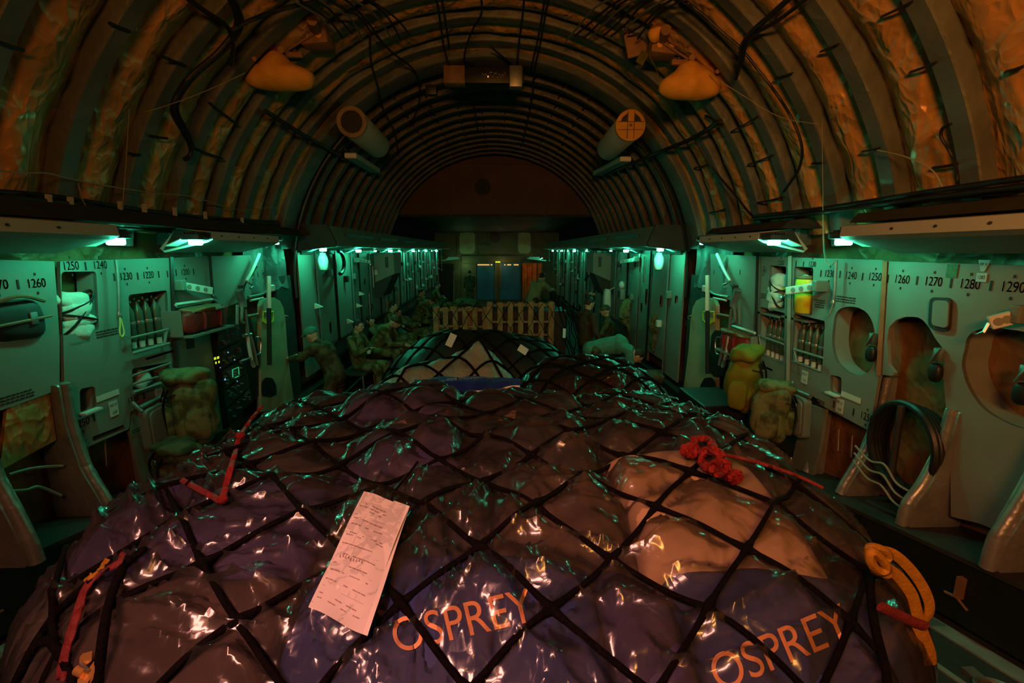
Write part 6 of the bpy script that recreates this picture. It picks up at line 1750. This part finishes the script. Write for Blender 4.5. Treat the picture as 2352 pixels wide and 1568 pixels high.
def bench(s, y0, y1, label):
    t = thing('troop_seat', label, 'seat', (s * 2.5, (y0 + y1) / 2, 0))
    mb = MB(); mb.box((s * 2.52, (y0 + y1) / 2, .43), (.46, y1 - y0, .04), bev=.01); mb.build('seat', 'redbag' if 0 else 'dark', t)
    mb = MB(); mb.grid(lambda u, v: V((s * (2.78 + .02 * math.sin(v * 9)), y0 + (y1 - y0) * u, .48 + .55 * v)), 20, 6); mb.build('backrest', 'dark', t)
    n = max(2, int((y1 - y0) / .7))
    for i in range(n + 1):
        mb = MB(); y = y0 + (y1 - y0) * i / n; mb.tube([(s * 2.32, y, 0), (s * 2.34, y, .42)], .016, 6); mb.build('leg', 'alu', t)
bench(-1, 8.3, 22.5, 'long dark folding bench along the left wall under the seated people')
bench(1, 9.9, 12.3, 'dark folding bench along the right wall behind the standing people')
put_person('reach', (-2.28, 6.62, 0), 1.35, 'person in dark jacket and pale cap stooping with arms stretched towards the left crew door', GL, .97, top='camodark', low='camodark', headgear='teal')
put_person('sit', (-2.52, 8.75, 0), EAST - .25, 'person in camouflage with folded arms, nearest of those seated on the left', GL, 1.0, seed=1)
put_person('lean', (-2.45, 9.75, 0), EAST - .1, 'person in camouflage leaning forward, second of those seated on the left', GL, 1.12, headgear='camodark')
put_person('slump', (-2.35, 10.7, 0), EAST - .2, 'person in camouflage slumped back with legs out, third of those seated on the left', GL, 1.05, seed=2)
put_person('sit', (-2.5, 11.6, 0), EAST, 'person in camouflage sitting upright, fourth of those seated on the left', GL, 1.03, seed=1)
put_person('slump', (-2.15, 12.5, 0), EAST + .3, 'person in camouflage sprawled behind the heaped packs, fifth on the left', GL, 1.05, seed=2)
put_person('lean', (-2.35, 14.2, 0), EAST, 'person bent forward in the far huddle, sixth on the left', GL, 1.1, headgear='camodark')
put_person('sit', (-2.4, 15.3, 0), EAST, 'person with bare head in the far huddle, seventh on the left', GL, 1.05, seed=1)
put_person('slump', (-2.2, 17.0, 0), EAST, 'person lying back in the far huddle, eighth on the left', GL, 1.0, seed=2)
put_person('sit', (-2.3, 18.6, 0), EAST + .2, 'farthest person seated along the left bench', GL, 1.05, seed=1)
a = onY(1080, 690, 23.0)
put_person('stand', (a.x, 23.0, 0), .3, 'person standing in the dark left of the blue partition', 'people by the front wall', .95, top='camodark', low='camodark')
M['sage'] = mat('pale_green_jacket', (0.30, 0.33, 0.17), .85, var=.25, vscale=7, bump=.3, bscale=12)
a = onY(1235, 640, 14.8)
put_person('reach', (a.x - .1, 14.8, 0), -.9, 'person in a pale green jacket stooping beyond the wooden pallets, right of the partition', 'people by the front wall', 1.2, top='sage', low='camodark')
put_person('lean', (a.x + .35, 13.2, 0), PI - .4, 'person in camouflage crouched just right of the wooden pallets', GR, 1.1, headgear='camodark')
a = onY(1352, 700, 8.75)
put_person('stand', (a.x - .02, 8.75, 0), -1.1, 'dark-haired person in a brown shirt standing with back turned, right of the pallets', GR, 1.0, top='maroon', low='camodark')
put_person('sit', (2.45, 10.4, 0), WEST - .2, 'person in dark clothes seated behind the standing brown-shirted person', GR, 1.05, top='camodark', low='camodark', headgear='camodark')
a = onY(1420, 790, 7.55)
put_person('bend', (a.x - .2, 7.7, .08), EAST - .1, 'person in a teal fleece doubled over towards the right wall', GR, 1.03, top='teal', low='camodark')

# packs heaped among the people and a stowed bundle in front of them
for x, y, sz, m_, lab in ((-1.62, 9.0, (.30, .42, .34), 'camo', 'camouflage pack lying in front of the nearest seated person, left'), (-1.75, 10.0, (.28, .3, .42), 'camo', 'camouflage pack standing beside the leaning person, left'),
                          (-1.45, 11.2, (.34, .4, .5), 'camo', 'tall camouflage pack among the slumped people, left'), (-1.3, 12.4, (.3, .4, .46), 'camo', 'camouflage pack behind the left wooden pallet'),
                          (-1.15, 8.0, (.22, .3, .3), 'camo', 'small camouflage pack at the left end of the black load'), (-1.5, 14.0, (.4, .5, .6), 'camodark', 'dark pack in the far huddle on the left'), (-1.0, 16.5, (.5, .6, .7), 'camo', 'heap of pale camouflage kit before the front wall, left'),
                          (2.1, 9.6, (.25, .3, .5), 'camodark', 'dark camouflage pack at the feet of the standing person, right'), (2.3, 7.0, (.22, .3, .6), 'camodark', 'dark camouflage pack right of the teal fleece'),
                          (1.75, 8.2, (.2, .25, .35), 'camodark', 'low dark pack left of the teal fleece')):
    rucksack((x, y, 0), (sz[0], sz[1] * .6, sz[2] * 1.3), RND.uniform(-.8, .8), m_, lab, 5)
# jackets hanging on the right wall
def jacket(out, Yc, m_, label, seed):
    c = onY(sum(p[0] for p in out) / len(out), min(p[1] for p in out), Yc)
    t = thing('hanging_jacket', label, 'jacket', c - V((0, 0, .7)))
    mb = MB(); puff(mb, ocr(out), Yc, .13, .6, 6, .06, seed); mb.build('cloth', m_, t, 60)
    top = min(out, key=lambda p: p[1]); mb = MB(); q = onY(top[0], top[1], Yc); mb.tube(cr([q + V((-.05, 0, -.08)), q + V((-.03, -.02, .05)), q + V((.05, -.02, .05)), q + V((.09, .0, -.12)), q + V((.10, -.03, -.5))], 5), .02, 6, flat=.4); mb.build('strap', 'black', t)
    mb = MB(); mb.tube([q, V((2.93, Yc, q.z + .05))], .012, 5); mb.build('hook', 'alu', t)
jacket([(1432, 690), (1446, 684), (1452, 700), (1450, 730), (1452, 760), (1440, 775), (1428, 765), (1426, 735), (1420, 730), (1424, 705)], 10.4, 'camo', 'camouflage jacket hanging on the right wall, left one of two', 2)
jacket([(1500, 722), (1516, 712), (1524, 735), (1522, 775), (1524, 800), (1508, 815), (1494, 800), (1496, 770), (1490, 745)], 8.6, 'camo', 'camouflage jacket with webbing hanging on the right wall, right one of two', 5)
c = onY(1401, 692, 11.6); mb = MB(); mb.ell(V((2.72, 11.6, c.z)), (.09, .12, .30), None, 18, 12, .6, .1, 8); mb.tube([V((2.72, 11.6, c.z + .25)), V((2.93, 11.6, c.z + .36))], .012, 5); tag(mb.build('stuff_sack', 'white', smooth=60), 'tall pale stuff sack hanging on the right wall left of the jackets', 'bag')
c = onX(1428, 675, 2.88); t = thing('wall_box', 'small pale box with a rounded top on the right wall', 'box', c - V((0, 0, .2))); mb = MB(); mb.box(c, (.12, .26, .24), bev=.012); mb.build('body', 'panel', t); mb = MB(); mb.box(c + V((-.065, 0, 0)), (.01, .16, .14)); mb.build('door', 'dark', t, 0); mb = MB(); mb.ell(c + V((0, .02, .2)), (.07, .09, .09)); mb.build('dome', 'white', t)
# ------------------------------------------------------------------ lamps along both sides
def make_lamp(big, lens=None):
    t = thing('dome_light', 'x', 'lamp', (0, 0, 0), 'dome lights along the side walls')
    mb = MB()
    k = 1.0 if big else .6
    # hood: shallow wedge open below (lamp hangs at the origin; wall lies towards +X)
    mb.box((0, 0, .045 * k), (.17 * k, .15 * k, .05 * k), bev=.012)
    for dx in (-.05, -.025, 0, .025, .05): mb.box((dx * k, 0, .075 * k), (.008, .12 * k, .02 * k))
    mb.build('housing', 'dark', t)
    mb = MB(); mb.box((-.01 * k, 0, .000 * k), (.085 * k, .085 * k, .050 * k), bev=.012)
    mb.build('lens', lens or ('lens' if big else 'lens_far'), t)
    if big:
        mb = MB(); mb.prism([(.07, -.085, .02), (.07, .085, .02), (.20, .085, -.035), (.20, -.085, -.035)], (0.0, 0, .008))
        mb.build('reflector', 'white', t, 0)
    return t
LB, LS, LF = make_lamp(True), make_lamp(False), make_lamp(True, 'lens_fwd')
used = {LB: False, LS: False, LF: False}
def put_lamp(src, side, y, z, label, x=2.6):
    if not used[src]:
        used[src] = True; o = src; o.location = (side * x, y, z)
    else: o = dup(src, (side * x, y, z))
    o.rotation_euler = (0, 0, 0 if side > 0 else PI)
    o['label'] = label
    return o
for s, nm in ((-1, 'left'), (1, 'right')):
    put_lamp(LB, s, 3.49, 2.665, 'bright dome lamp at the end of the long pale overhead slab, %s wall' % nm)
    put_lamp(LB, s, 4.39, 2.675, 'bright dome lamp at the aft end of the short overhead slab, %s wall' % nm)
    put_lamp(LB, s, 5.90, 2.70, 'bright dome lamp above the red bag, forward end of the slab, %s wall' % nm)
    put_lamp(LF, s, 7.50, 2.62, 'bright dome lamp with a white hanging bag under it, %s wall' % nm)
    ys = (9.45, 12.2, 15.5, 18.2, 21.2) if s < 0 else (9.6, 16.2, 19.5, 22.6)
    for i, yy in enumerate(ys):
        o = ('first', 'second', 'third', 'fourth', 'fifth')[i]
        put_lamp(LF, s, yy, 2.60, '%s large dome lamp forward of the hanging white bag, %s soffit' % (o, nm), 2.62)
    ys = (10.9, 13.5, 16.8, 20.0) if s < 0 else (11.1, 14.2, 18.0, 21.2)
    for i, yy in enumerate(ys):
        o = ('first', 'second', 'third', 'fourth')[i]
        put_lamp(LS, s, yy, 2.60, '%s small dome lamp between the large ones, %s soffit' % (o, nm), 2.66)
    put_lamp(LS, s, 23.6, 2.25, 'low small lamp over the pale shelf beside the front wall, %s side' % nm, 2.35 if s < 0 else 2.2)
